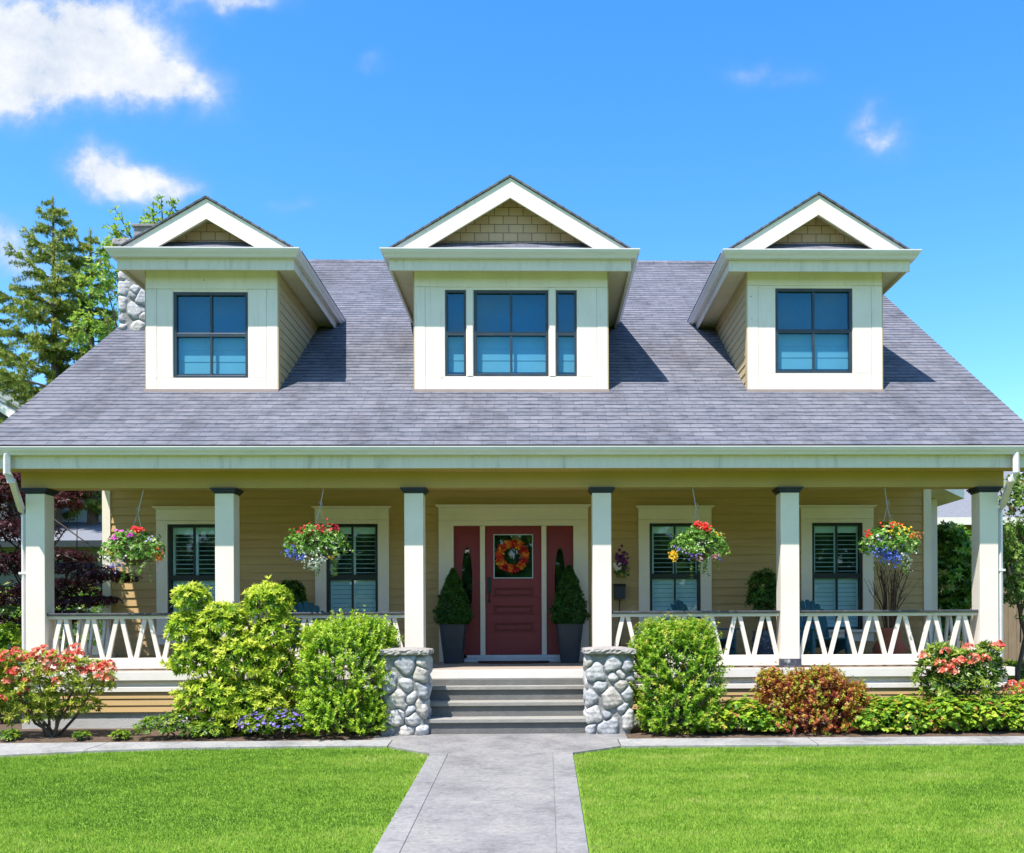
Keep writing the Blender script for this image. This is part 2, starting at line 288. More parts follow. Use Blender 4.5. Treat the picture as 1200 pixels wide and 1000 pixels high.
class MB:
    """collects shapes in world coordinates, links them as one mesh object"""
    def __init__(s): s.v = []; s.f = []; s.uv = {}
    def add(s, vs, fs):
        b = len(s.v); s.v += [tuple(map(float, p)) for p in vs]; s.f += [tuple(b + i for i in f) for f in fs]; return s
    def box(s, x0, y0, z0, x1, y1, z1):
        return s.add([(x0, y0, z0), (x1, y0, z0), (x1, y1, z0), (x0, y1, z0), (x0, y0, z1), (x1, y0, z1), (x1, y1, z1), (x0, y1, z1)],
                     [(0, 3, 2, 1), (4, 5, 6, 7), (0, 1, 5, 4), (1, 2, 6, 5), (2, 3, 7, 6), (3, 0, 4, 7)])
    def quad(s, a, b, c, d): return s.add([a, b, c, d], [(0, 1, 2, 3)])
    def extrude(s, pts, off):
        """closed solid from a planar polygon (3-D points) moved along off"""
        n = len(pts); q = [tuple(np.array(p) + np.array(off)) for p in pts]
        return s.add(list(pts) + q, [tuple(range(n))[::-1], tuple(range(n, 2 * n))] + [(i, (i + 1) % n, n + (i + 1) % n, n + i) for i in range(n)])
    def tube(s, path, r, n=8, rect=None):
        path = [Vector(p) for p in path]; rs = r if isinstance(r, (list, tuple)) else [r] * len(path); b = len(s.v)
        for i, p in enumerate(path):
            t = (path[min(i + 1, len(path) - 1)] - path[max(i - 1, 0)]).normalized()
            a = t.orthogonal().normalized() if abs(t.z) > 0.98 else t.cross(Vector((0, 0, 1))).normalized(); c = a.cross(t)
            for k in range(n):
                w = 2 * math.pi * (k + (0.5 if n == 4 else 0)) / n; q = p + (a * math.cos(w) + c * math.sin(w)) * rs[i]; s.v.append(tuple(q))
        for i in range(len(path) - 1):
            for k in range(n):
                s.f.append((b + i * n + k, b + i * n + (k + 1) % n, b + (i + 1) * n + (k + 1) % n, b + (i + 1) * n + k))
        s.f.append(tuple(b + k for k in range(n))[::-1]); s.f.append(tuple(b + (len(path) - 1) * n + k for k in range(n)))
        return s
    def lathe(s, prof, cx, cy, n=28, square=0.0):
        b = len(s.v)
        for (r, z) in prof:
            for k in range(n):
                w = 2 * math.pi * k / n; q = 1.0
                if square: q = 1 / (abs(math.cos(w)) ** square + abs(math.sin(w)) ** square) ** (1 / square)
                s.v.append((cx + r * q * math.cos(w), cy + r * q * math.sin(w), z))
        for i in range(len(prof) - 1):
            for k in range(n): s.f.append((b + i * n + k, b + i * n + (k + 1) % n, b + (i + 1) * n + (k + 1) % n, b + (i + 1) * n + k))
        s.f.append(tuple(b + k for k in range(n))[::-1]); s.f.append(tuple(b + (len(prof) - 1) * n + k for k in range(n)))
        return s
    def build(s, name, m, parent=None, bevel=0.0, smooth=False, local=False, label=None, uvf=None, segs=2):
        me = bpy.data.meshes.new(name); o0 = np.zeros(3) if (parent is None or local) else origin_of(parent)
        me.from_pydata([tuple(np.array(p) - o0) for p in s.v], [], s.f); me.update()
        if uvf:
            ul = me.uv_layers.new(name='UVMap')
            for lp in me.loops: ul.data[lp.index].uv = uvf(s.v[lp.vertex_index])
        me.materials.append(m)
        if smooth:
            for p in me.polygons: p.use_smooth = True
        o = bpy.data.objects.new(name, me); C.objects.link(o)
        if parent is not None: o.parent = parent
        if bevel:
            bm = o.modifiers.new('bevel', 'BEVEL'); bm.width = bevel; bm.segments = segs; bm.limit_method = 'ANGLE'; bm.angle_limit = R(40)
        if label: o['label'] = label
        return o

def copy_tree(o, parent=None):
    c = o.copy(); C.objects.link(c)
    if parent is not None: c.parent = parent
    for ch in [x for x in o.children]: copy_tree(ch, c)
    return c


# ------------------------------------------------------------------ ground, lawn, paths
def plane_pts(xs, ys): return [(x, y, gz(y)) for y in ys for x in xs]
g = MB()
ys = [-400, -60, -18, -1.1, 40, 900]; xs = [-900, -30, -9.5, 9.5, 30, 900]
V = [(x, y, gz(y) - 0.02) for y in ys for x in xs]
F = [(j * 6 + i, j * 6 + i + 1, (j + 1) * 6 + i + 1, (j + 1) * 6 + i) for j in range(5) for i in range(5)]
tag(g.add(V, F).build('ground', lawn_m), kind='structure')

def slab(mb, poly, top=0.012, th=0.10):
    pts = [(p[0], p[1], gz(p[1]) + top) for p in poly]; mb.extrude([(x, y, z - th) for x, y, z in pts], (0, 0, th)); return mb
def ext(p, q, Y):
    t = (Y - p[1]) / (q[1] - p[1]); return np.array([p[0] + (q[0] - p[0]) * t, Y, 0])
LO = (gnd(504, 884), gnd(437, 1000)); LI = (gnd(526, 884), gnd(470, 1000)); RI = (gnd(648, 884), gnd(652.5, 1000)); RO = (gnd(671.5, 884), gnd(690, 1000))
YF = -11.0; YT = float(LO[0][1]); yc = YT - 0.02
ctr = MB(); cuts = [YT - 0.008, -4.9, YF]
for a, b in zip(cuts[:-1], cuts[1:]):
    slab(ctr, [ext(*LI, b - 0 + 0.006), ext(*RI, b + 0.006), ext(*RI, a), ext(*LI, a)])
tag(ctr.build('walkway', path_m, bevel=0.006), kind='structure')
bd = MB(); g_ = np.array([0.007, 0, 0])
for a, b in zip(cuts[:-1], cuts[1:]):
    slab(bd, [ext(*LO, b + 0.006), ext(*LI, b + 0.006) - g_, ext(*LI, a) - g_, ext(*LO, a)], 0.014)
    slab(bd, [ext(*RI, b + 0.006) + g_, ext(*RO, b + 0.006), ext(*RO, a), ext(*RI, a) + g_], 0.014)
tag(bd.build('walkway_border', border_m, bevel=0.006), kind='structure')
jf = MB(); slab(jf, [ext(*LO, YF + 0.02) + (0.02, 0, 0), ext(*RO, YF + 0.02) - (0.02, 0, 0), ext(*RO, YT + 0.02) - (0.02, 0, 0), ext(*LO, YT + 0.02) + (0.02, 0, 0)], 0.005)
tag(jf.build('walkway_joint', border_m), kind='structure')
swl = [gnd(0, 886), gnd(100, 881), gnd(200, 877.5), gnd(350, 875.2), gnd(455, 875)]
YB = -1.42
ap = MB()
ca, cb = gnd(455, 875), gnd(727, 875)
slab(ap, [(ca[0], ca[1], 0), (LO[0][0], YT, 0), (RO[0][0], YT, 0), (cb[0], cb[1], 0), (cb[0], YB, 0), (1.05, YB, 0), (1.05, -1.05, 0), (-2.0, -1.05, 0), (-2.0, YB, 0), (ca[0], YB, 0)], 0.010)
tag(ap.build('front_apron', path_m, bevel=0.005), kind='structure')
sw = MB(); j = gnd(112, 875)[0]
far = (-14.0, swl[0][1] - 0.45, 0)
slab(sw, [far] + [tuple(p) for p in swl[:2]] + [(j - 0.006, swl[1][1] + 0.008, 0), (j + 0.05, YB - 0.03, 0), (-14, YB - 0.12, 0)])
slab(sw, [(j + 0.006, swl[1][1] + 0.008, 0)] + [tuple(p) for p in swl[2:]] [:-1] + [(ca[0] - 0.01, ca[1], 0), (ca[0] - 0.01, YB, 0), (j + 0.062, YB - 0.03, 0)])
for a, b in ((cb[0] + 0.01, 3.2), (3.212, 5.4), (5.412, 14.0)):
    slab(sw, [(a, cb[1], 0), (b, cb[1], 0), (b, YB - 0.02, 0), (a, YB - 0.02, 0)])
tag(sw.build('sidewalk', walk_m, bevel=0.006), kind='structure')
sb = MB(); slab(sb, [(-14, YB - 0.14, 0), (14, YB - 0.14, 0), (14, -1.1, 0), (-14, -1.1, 0)], 0.004, 0.2); slab(sb, [(-14, -1.1, 0), (14, -1.1, 0), (14, 3.5, 0), (-14, 3.5, 0)], 0.004, 0.2)
tag(sb.build('garden_bed_soil', soil), kind='structure')

def build_grass():
    rng = np.random.default_rng(5); N = 1250000
    # denser towards the camera, where a blade covers more of the picture
    Y = -1.75 - 7.0 * rng.random(N) ** 0.95; X = rng.uniform(-11.5, 11.5, N)
    lx = LO[0][0] + (Y - LO[0][1]) / (LO[1][1] - LO[0][1]) * (LO[1][0] - LO[0][0]); rx = RO[0][0] + (Y - RO[0][1]) / (RO[1][1] - RO[0][1]) * (RO[1][0] - RO[0][0])
    px = np.array([-14.0] + [p[0] for p in swl]); py = np.array([swl[0][1] - 0.45] + [p[1] for p in swl])
    el = np.interp(X, np.concatenate([px, [LO[0][0]]]), np.concatenate([py, [YT]])); er = np.interp(X, [RO[0][0], cb[0], 20], [YT, cb[1], cb[1]])
    wob = 0.012 * np.sin(X * 23) + 0.01 * np.sin(Y * 31)
    ok = ((X < lx - 0.018 + wob) & (Y < el - 0.015 + wob)) | ((X > rx + 0.018 + wob) & (Y < er - 0.015 + wob))
    hx = 0.62 * (Y + 12.6) + 4.2; ok &= np.abs(X) < hx
    X, Y = X[ok], Y[ok]; n = len(X); print('grass blades', n)
    Z = 0.05 + SL * (Y + 1.1) - 0.02
    pat = 0.5 + 0.16 * np.sin(Y * 6.8 + 0.5 * np.sin(X * 0.9)) + 0.10 * np.sin(Y * 13.1 + X * 0.35)
    for k in range(26):      # patchy tone at several sizes
        fr = 0.8 * 1.18 ** k; aa = rng.uniform(0, 6.28); ph = rng.uniform(0, 6.28, 2); sx, sy = math.cos(aa) * fr * 0.7, math.sin(aa) * fr
        pat = pat + 0.085 * np.sin(X * sx + Y * sy + ph[0] + 1.3 * np.sin(X * sy * 0.6 - Y * sx * 0.8 + ph[1]))
    h = rng.uniform(0.016, 0.032, n) * (0.9 + 0.25 * pat); w = rng.uniform(0.0022, 0.0045, n)
    a = rng.uniform(0, 2 * np.pi, n); lean = rng.uniform(0.0, 0.8, n); b = rng.uniform(0, 2 * np.pi, n)
    P = np.stack([X, Y, Z], 1); s = np.stack([np.cos(a) * w, np.sin(a) * w, np.zeros(n)], 1)
    tip = P + np.stack([np.cos(b) * lean * h, np.sin(b) * lean * h, h], 1)
    Vv = np.stack([P - s, P + s, tip], 1).reshape(-1, 3)
    edge = np.clip(1 - np.minimum(np.abs(X - lx[ok]), np.abs(X - rx[ok])) / 0.22, 0, 1) + np.clip(1 - (np.where(X < 0, el[ok], er[ok]) - Y) / 0.15, 0, 1)
    v = np.clip(0.16 + 0.50 * pat + 0.16 * edge * rng.random(n) + rng.normal(0, 0.12, n), 0, 1)
    Fv = np.arange(3 * n).reshape(-1, 3)
    m = leafmat('grass_blades', [(0.0, (0.105, 0.225, 0.022)), (0.4, (0.235, 0.395, 0.042)), (0.75, (0.37, 0.49, 0.080)), (1.0, (0.54, 0.54, 0.19))], 0.42, 0.6, 0.2)
    o = np_mesh('grass', Vv, Fv, m, v=np.repeat(v, 3)); tag(o, kind='stuff'); tag(o, 'short mown green grass of the front lawn')
build_grass()


# ------------------------------------------------------------------ house
WX0, WX1, WY = -6.84, 6.255, 2.30      # front wall
FZ = 0.81                              # porch floor
EY, EZ, SLP = -0.46, 3.7216, 0.6845      # main roof eave line and slope
RX0, RX1, RDY = -7.20, 6.68, 7.52
def roofz(y): return EZ + SLP * (y - EY)
house = thing('house', (-0.28, 2.3, 0.05), 'tan clapboard house with full front porch, stepped shingle roof and three gabled dormers', 'house')

def siding(mb, x0, x1, z0, z1, Y, e=0.13, holes=(), t=0.021):
    n = int(math.ceil((z1 - z0) / e))
    for i in range(n):
        a, b = z0 + i * e, min(z0 + (i + 1) * e, z1); spans = [(x0, x1)]
        for (hx0, hx1, hz0, hz1) in holes:
            if min(b, hz1) - max(a, hz0) > 0.3 * e:
                ns = []
                for (p, q) in spans:
                    if hx0 > p: ns.append((p, min(q, hx0)))
                    if hx1 < q: ns.append((max(p, hx1), q))
                spans = [s_ for s_ in ns if s_[1] - s_[0] > 0.005]
        for (p, q) in spans:
            mb.add([(p, Y - t, a), (q, Y - t, a), (q, Y - 0.003, b), (p, Y - 0.003, b), (p, Y, a), (q, Y, a)], [(0, 1, 2, 3), (4, 5, 1, 0)])
    return mb
# porch windows: (x0,x1) of the frame; door opening
wins = [(-5.83, -5.02), (-3.35, -2.54), (1.755, 2.565), (4.345, 5.155)]
WZ0, WZ1 = 1.30, 3.0
DX0, DX1, DZ1 = -1.348, 0.546, 2.965
holes = [(a, b, WZ0, WZ1) for a, b in wins] + [(DX0, DX1, 0, DZ1)]
siding(MB(), WX0, WX1, FZ, 3.75, WY, 0.13, holes).build('front_wall', siding_m, house)
mb = MB()
for (xx, sg) in ((WX0, -1), (WX1, 1)):        # gable end walls
    pts = [(xx, WY, 0.1), (xx, 12.7, 0.1), (xx, 12.7, roofz(2.3) - 0.12), (xx, RDY, roofz(RDY) - 0.12), (xx, WY, roofz(WY) - 0.12)]
    mb.extrude(pts, (-0.1 * sg, 0, 0))
    # end infill above the porch beam
    mb.extrude([(xx, 0.2, 3.62), (xx, WY - 0.05, 3.62), (xx, WY - 0.05, roofz(WY) - 0.12), (xx, 0.2, roofz(0.2) - 0.12)], (-0.06 * sg, 0, 0))
mb.box(WX0 + 0.1, 12.6, 0.1, WX1 - 0.1, 12.7, roofz(2.3) - 0.14)
mb.build('side_wall', siding_m, house)
for x0, x1 in ((WX0 - 0.012, WX0 + 0.115), (WX1 - 0.115, WX1 + 0.012)):
    MB().box(x0, WY - 0.035, FZ, x1, WY + 0.09, 3.62).build('corner_board', cream, house, 0.004)
MB().box(WX0, 0.12, 3.60, WX1, WY - 0.02, 3.64).build('porch_ceiling', cream, house)
MB().box(-6.88, 0.015, 3.242, 6.31, 0.25, 3.60).build('beam', beam_m, house, 0.006)
# eave: soffit, fascia, gutter
MB().box(RX0 + 0.02, -0.340, 3.45, RX1 - 0.02, 0.012, 3.475).build('soffit', beam_m, house)
MB().box(RX0 + 0.02, -0.365, 3.44, RX1 - 0.02, -0.342, 3.70).build('fascia', stained, house, 0.003)
def gutter_prof(y, z):   # open K profile, front at y - 0.125, top at z
    return [(y, z), (y, z - 0.10), (y - 0.075, z - 0.10), (y - 0.085, z - 0.075), (y - 0.11, z - 0.05), (y - 0.125, z - 0.012), (y - 0.125, z), (y - 0.113, z), (y - 0.113, z - 0.012), (y - 0.10, z - 0.045), (y - 0.075, z - 0.067), (y - 0.066, z - 0.088), (y - 0.012, z - 0.088), (y - 0.012, z)]
p = gutter_prof(-0.367, 3.705)
MB().extrude([(RX0 - 0.01, a, b) for a, b in p], (RX1 - RX0 + 0.02, 0, 0)).build('gutter', gutterm, house)

# main roof: real stepped courses with uv in metres
def shingle_slope(mb, x0, x1, y0, z0, y1, z1, e=0.14, t=0.006):
    L = math.hypot(y1 - y0, z1 - z0); dy, dz = (y1 - y0) / L, (z1 - z0) / L; ny, nz = -dz, dy
    if nz < 0: ny, nz = -ny, -nz
    n = int(math.ceil(L / e))
    for i in range(n):
        a, b = i * e, min((i + 1) * e + 0.004, L)
        P = lambda s_, h: (y0 + dy * s_ + ny * h, z0 + dz * s_ + nz * h)
        ya, za = P(a, t + 0.002); yb, zb = P(b, 0.002); yc_, zc = P(a, 0)
        mb.add([(x0, ya, za), (x1, ya, za), (x1, yb, zb), (x0, yb, zb), (x0, yc_, zc), (x1, yc_, zc)], [(0, 1, 2, 3), (4, 5, 1, 0)])
rz1 = roofz(RDY)
mb = MB(); shingle_slope(mb, RX0, RX1, EY, EZ, RDY, rz1); shingle_slope(mb, RX0, RX1, 2 * RDY - EY, EZ, RDY, rz1)
roof = mb.build('roof', shingles, house, uvf=lambda p: (p[0], (min(p[1], 2 * RDY - p[1]) - EY) / math.cos(math.atan(SLP)) + 0.0035))
mb = MB()
mb.extrude([(RX0 + 0.01, EY + 0.02, EZ - 0.012), (RX0 + 0.01, RDY, rz1 - 0.012), (RX0 + 0.01, 2 * RDY - EY, EZ - 0.012), (RX0 + 0.01, 2 * RDY - EY, EZ - 0.1), (RX0 + 0.01, RDY, rz1 - 0.1), (RX0 + 0.01, EY + 0.12, EZ - 0.03)], (RX1 - RX0 - 0.02, 0, 0))
mb.build('roof_boarding', cream, roof)
mb = MB()
for k in range(46):
    x = RX0 + k * 0.302
    if x + 0.31 > RX1 + 0.02: break
    mb.add([(x, RDY - 0.14, rz1 - 0.075), (x + 0.305, RDY - 0.14, rz1 - 0.082), (x + 0.305, RDY, rz1 + 0.022), (x, RDY, rz1 + 0.03), (x + 0.305, RDY + 0.14, rz1 - 0.082), (x, RDY + 0.14, rz1 - 0.075)], [(0, 1, 2, 3), (3, 2, 4, 5)])
mb.build('ridge_cap', shingles, roof, uvf=lambda p: (p[0], p[1]))

# columns
cols = [(-6.815, -6.565), (-4.318, -4.068), (-1.80, -1.548), (0.722, 0.974), (3.262, 3.514), (5.972, 6.224)]
for a, b in cols:
    co = MB().box(a, 0.0, FZ, b, 0.25, 3.175).build('column', cream, house, 0.006)
    tp = MB(); x0, x1 = a, b
    for k, (z0, z1, gr) in enumerate(((3.165, 3.19, 0.012), (3.19, 3.215, 0.03), (3.215, 3.243, 0.048))):
        tp.box(a - gr, -gr, z0, b + gr, 0.25 + gr, z1 - (0.001 if k < 2 else 0.003))
    tp.build('capital', dark, co, 0.004)
    if a > -1.7: pl = MB().box(a - 0.018, -0.018, FZ + 0.002, b + 0.018, 0.27, 0.925).build('plinth', chipped if a > 3 else cream, co, 0.004)

# deck, porch rim, skirt, foundation
PX0, PX1 = -6.92, 6.36
SX0, SX1 = -1.62, 0.80                 # stairs between the pillars
mb = MB()
for k in range(17):
    y = -0.14 + k * 0.145; mb.box(PX0 + 0.02, y, FZ - 0.035, PX1 - 0.02, min(y + 0.139, WY - 0.005), FZ)
mb.build('porch_deck', deck_m, house)
MB().box(PX0, -0.165, 0.687, PX1, -0.142, FZ - 0.006).build('deck_fascia', white, house, 0.004)
MB().box(PX0 + 0.06, -0.085, 0.60, PX1 - 0.06, 0.1, 0.685).build('rim_board', white, house)
MB().box(PX0 + 0.02, -0.150, 0.535, PX1 - 0.02, -0.06, 0.60).build('skirt_ledge', white, house, 0.004)
mb = MB(); siding(mb, PX0 + 0.08, PX1 - 0.08, 0.27, 0.534, -0.118, 0.089, t=0.016)
mb.box(PX0 + 0.08, -0.115, 0.27, PX0 + 0.14, WY, 0.60).box(PX1 - 0.14, -0.115, 0.27, PX1 - 0.08, WY, 0.60); mb.build('porch_skirt', siding_m, house)
MB().box(PX0 + 0.10, -0.10, 0.0, PX1 - 0.10, WY + 0.1, 0.268).build('foundation', found, house, 0.005)
st = MB(); nz = MB()
for k, (yf, zt) in enumerate(((-0.46, 0.608), (-0.76, 0.425), (-1.06, 0.243))):
    st.box(SX0, yf + 0.03, 0.0, SX1, -0.17, zt - 0.05 - 0.002); nz.box(SX0, yf, zt - 0.05, SX1, (-0.168, -0.43, -0.73)[k] , zt)
steps = st.build('front_steps', conc, house)
nz.build('tread', nosing, steps, 0.006)
MB().box(SX0, -0.30, 0.61, SX1, -0.168, 0.684).build('top_riser', conc, steps)

# railings
def railing(x0, x1, y):
    ro = MB().box(x0, y - 0.03, 1.500, x1, y + 0.05, 1.543).build('railing', cream, house, 0.003)
    MB().box(x0 - (0.01 if x0 < -6 else -0.002), y - 0.06, 1.545, x1 - 0.002, y + 0.08, 1.578).build('top_rail', railcap, ro, 0.006)
    MB().box(x0 + 0.002, y - 0.045, 0.832, x1 - 0.002, y + 0.045, 0.975).build('bottom_board', cream, ro, 0.004)
    n = max(2, round((x1 - x0) / 0.389)); w = (x1 - x0) / n; lb = MB()
    for k in range(n):
        for (xt, xb) in ((x0 + (k + 0.5) * w - 0.034, x0 + k * w + 0.036), (x0 + (k + 0.5) * w + 0.034, x0 + (k + 1) * w - 0.036)):
            h = 0.0285
            lb.extrude([(xb - h, y - 0.012, 0.9745), (xb + h, y - 0.012, 0.9745), (xt + h, y - 0.012, 1.5005), (xt - h, y - 0.012, 1.5005)], (0, 0.034, 0))
    lb.build('lattice', cream, ro)
for a, b in ((-6.565, -4.318), (-4.068, -1.80), (0.974, 3.262), (3.514, 5.972)): railing(a + 0.001, b - 0.001, 0.10)
def side_railing(x):
    ro = MB().box(x - 0.04, 0.252, 1.50, x + 0.04, WY - 0.04, 1.543).build('railing', cream, house, 0.003)
    MB().box(x - 0.07, 0.252, 1.545, x + 0.07, WY - 0.04, 1.578).build('top_rail', railcap, ro, 0.006)
    MB().box(x - 0.045, 0.254, 0.832, x + 0.045, WY - 0.042, 0.975).build('bottom_board', cream, ro, 0.004)
    lb = MB(); n = 5; w = (WY - 0.3) / n
    for k in range(n):
        for (yt, yb) in ((0.26 + (k + 0.5) * w - 0.034, 0.26 + k * w + 0.036), (0.26 + (k + 0.5) * w + 0.034, 0.26 + (k + 1) * w - 0.036)):
            lb.extrude([(x - 0.017, yb - 0.028, 0.9745), (x - 0.017, yb + 0.028, 0.9745), (x - 0.017, yt + 0.028, 1.5005), (x - 0.017, yt - 0.028, 1.5005)], (0.034, 0, 0))
    lb.build('lattice', cream, ro)
side_railing(-6.69); side_railing(6.10)

# porch windows with plantation shutters
def ring(mb, x0, x1, z0, z1, w, y0, y1, wt=None, wb=None):
    wt = w if wt is None else wt; wb = w if wb is None else wb
    mb.box(x0, y0, z0, x0 + w, y1, z1).box(x1 - w, y0, z0, x1, y1, z1).box(x0 + w, y0 + 0.0005, z1 - wt, x1 - w, y1, z1 - 0.0005).box(x0 + w, y0 + 0.0005, z0 + 0.0005, x1 - w, y1, z0 + wb)
    return mb
def pane(x0, z0, x1, z1, y): return MB().quad((x0, y, z0), (x1, y, z0), (x1, y, z1), (x0, y, z1))
def porch_window(x0, x1):
    cw = 0.175; z0, z1 = WZ0, WZ1; xm = (x0 + x1) / 2; zm = 2.16
    mb = MB().box(x0 - cw, WY - 0.055, z0, x0, WY + 0.02, z1 + 0.06).box(x1, WY - 0.055, z0, x1 + cw, WY + 0.02, z1 + 0.06).box(x0, WY - 0.055, z1, x1, WY + 0.02, z1 + 0.06)
    mb.box(x0 - cw, WY - 0.062, z1 + 0.062, x1 + cw, WY + 0.02, z1 + 0.235).box(x0 - cw - 0.02, WY - 0.085, z1 + 0.236, x1 + cw + 0.02, WY + 0.02, z1 + 0.256).box(x0 - cw - 0.045, WY - 0.11, z1 + 0.2565, x1 + cw + 0.045, WY + 0.02, z1 + 0.276)
    wo = mb.build('window', cream, house, 0.004)
    MB().box(x0 - cw - 0.02, WY - 0.10, z0 - 0.045, x1 + cw + 0.02, WY, z0 - 0.001).box(x0 - cw, WY - 0.05, z0 - 0.19, x1 + cw, WY, z0 - 0.046).build('sill', cream, wo, 0.004)
    fr = ring(MB(), x0 + 0.001, x1 - 0.001, z0, z1 - 0.001, 0.042, WY - 0.028, WY + 0.03)
    fr.box(x0 + 0.042, WY - 0.022, zm - 0.045, x1 - 0.042, WY + 0.028, zm + 0.04).box(xm - 0.016, WY - 0.018, z0 + 0.042, xm + 0.016, WY + 0.004, zm - 0.045).box(xm - 0.016, WY - 0.018, zm + 0.04, xm + 0.016, WY + 0.004, z1 - 0.042)
    fr.build('sash', black, wo, 0.003)
    pane(x0 + 0.04, z0 + 0.04, x1 - 0.04, z1 - 0.04, WY + 0.008).build('pane', glass_porch, wo)
    sh = MB(); ys_ = WY + 0.075
    def lv(xa, xb, zc, tilt, hw):
        c, s_ = math.cos(tilt), math.sin(tilt); th = 0.006
        a = [(-hw * c, -hw * s_), (hw * c, hw * s_), (hw * c - th * s_, hw * s_ + th * c), (-hw * c - th * s_, -hw * s_ + th * c)]
        sh.extrude([(xa, ys_ + q[0], zc + q[1]) for q in a], (xb - xa, 0, 0))
    for (xa, xb) in ((x0 + 0.045, xm - 0.004), (xm + 0.004, x1 - 0.045)):
        for xs_ in ((xa, xa + 0.032), (xb - 0.014, xb)): sh.box(xs_[0], ys_ - 0.018, z0 + 0.04, xs_[1], ys_ + 0.018, z1 - 0.04)
        sh.box(xa + 0.032, ys_ - 0.017, z1 - 0.15, xb - 0.014, ys_ + 0.017, z1 - 0.045); sh.box(xa + 0.032, ys_ - 0.017, zm - 0.06, xb - 0.014, ys_ + 0.017, zm + 0.035); sh.box(xa + 0.032, ys_ - 0.017, z0 + 0.04, xb - 0.014, ys_ + 0.017, z0 + 0.10)
        zz = zm + 0.075
        while zz < z1 - 0.17: lv(xa + 0.033, xb - 0.015, zz, R(7), 0.030); zz += 0.0705
        zz = z0 + 0.135
        while zz < zm - 0.07: lv(xa + 0.033, xb - 0.015, zz, R(-66), 0.034); zz += 0.0705
    sh.build('shutter', louver, wo)
    MB().box(x0 + 0.002, WY + 0.19, z0, x1 - 0.002, WY + 0.2, z1).box(x0 - 0.0, WY + 0.03, z0, x0 + 0.003, WY + 0.19, z1).box(x1 - 0.003, WY + 0.03, z0, x1, WY + 0.19, z1).box(x0, WY + 0.03, z1 - 0.003, x1, WY + 0.19, z1).box(x0, WY + 0.03, z0, x1, WY + 0.19, z0 + 0.003).build('dark_backing', room, wo)
for w in wins: porch_window(*w)

# front door with sidelights
cw = 0.235
mb = MB().box(DX0 - cw, WY - 0.05, FZ + 0.002, DX0 - 0.0, WY + 0.05, DZ1 + 0.09).box(DX1, WY - 0.05, FZ + 0.002, DX1 + cw, WY + 0.05, DZ1 + 0.09).box(DX0, WY - 0.05, DZ1 + 0.001, DX1, WY + 0.05, DZ1 + 0.09)
mb.box(DX0 - cw, WY - 0.058, DZ1 + 0.092, DX1 + cw, WY + 0.05, DZ1 + 0.29).box(DX0 - cw - 0.02, WY - 0.08, DZ1 + 0.291, DX1 + cw + 0.02, WY + 0.02, DZ1 + 0.312).box(DX0 - cw - 0.045, WY - 0.105, DZ1 + 0.3125, DX1 + cw + 0.045, WY + 0.02, DZ1 + 0.332)
df = mb.build('door_surround', cream, house, 0.004)
LX0, LX1 = -0.846, 0.034
MB().box(LX0 - 0.085, WY - 0.028, FZ + 0.10, LX0 - 0.006, WY + 0.05, DZ1).box(LX1 + 0.006, WY - 0.028, FZ + 0.10, LX1 + 0.085, WY + 0.05, DZ1).build('mullion_post', cream, df, 0.003)
MB().box(LX0 - 0.34, WY - 0.12, FZ + 0.002, LX1 + 0.34, WY + 0.05, FZ + 0.06).box(LX0 - 0.30, WY - 0.06, FZ + 0.0605, LX1 + 0.30, WY + 0.05, FZ + 0.112).build('threshold', metal_sill, df, 0.006)
DY = WY + 0.0
def panel_grid(mb, x0, x1, z0, z1, y, openings, t=0.045):
    """slab of boards round rectangular openings given bottom to top"""
    zz = z0
    for (a, b, c, d) in openings:
        mb.box(x0, y, zz, x1, y + t, c); mb.box(x0, y, c, a, y + t, d); mb.box(b, y, c, x1, y + t, d); zz = d
    mb.box(x0, y, zz, x1, y + t, z1)
dz0 = 0.925; dx0, dx1 = LX0 + 0.002, LX1 - 0.002; pw0, pw1 = dx0 + 0.125, dx1 - 0.125
ops = [(pw0, pw1, 1.285, 1.435), (pw0, pw1, 1.56, 1.71), (pw0, pw1, 1.84, 1.99), (pw0, pw1, 2.135, 2.835)]
mb = MB(); panel_grid(mb, dx0, dx1, dz0, DZ1 - 0.005, DY, ops)
for (a, b, c, d) in ops[:3]:
    mb.box(a, DY + 0.034, c, b, DY + 0.044, d); ring(mb, a + 0.0, b, c, d, 0.018, DY - 0.012, DY + 0.03); mb.box(a + 0.05, DY + 0.006, c + 0.04, b - 0.045, DY + 0.03, d - 0.04)
door = mb.build('front_door', door_m, house, 0.003)
ring(MB(), pw0, pw1, 2.135, 2.835, 0.014, DY - 0.006, DY + 0.03).build('pane_bead', metal_sill, door)
pane(pw0 + 0.014, 2.149, pw1 - 0.014, 2.821, DY + 0.014).build('pane', glass_door, door)
MB().box(pw0 - 0.2, DY + 0.35, 1.9, pw1 + 0.2, DY + 0.36, 3.0).build('dark_backing', room, door)
hx = dx0 + 0.055
mb = MB().box(hx - 0.032, DY - 0.014, 1.90, hx + 0.032, DY - 0.001, 2.155).box(hx - 0.022, DY - 0.012, 1.745, hx + 0.022, DY - 0.001, 1.80)
mb.tube([(hx, DY - 0.012, 1.93), (hx, DY - 0.05, 1.92), (hx, DY - 0.06, 1.86), (hx, DY - 0.05, 1.79), (hx, DY - 0.008, 1.775)], 0.011, 8); mb.tube([(hx, DY - 0.014, 2.10), (hx, DY - 0.03, 2.10)], 0.022, 12)
mb.build('handle', black, door, 0.003)
def oval(cx, cz, rx, rz, y, n=36, pw=2.0): return [(cx + rx * math.cos(2 * math.pi * k / n), y, cz + rz * math.sin(2 * math.pi * k / n)) for k in range(n)]
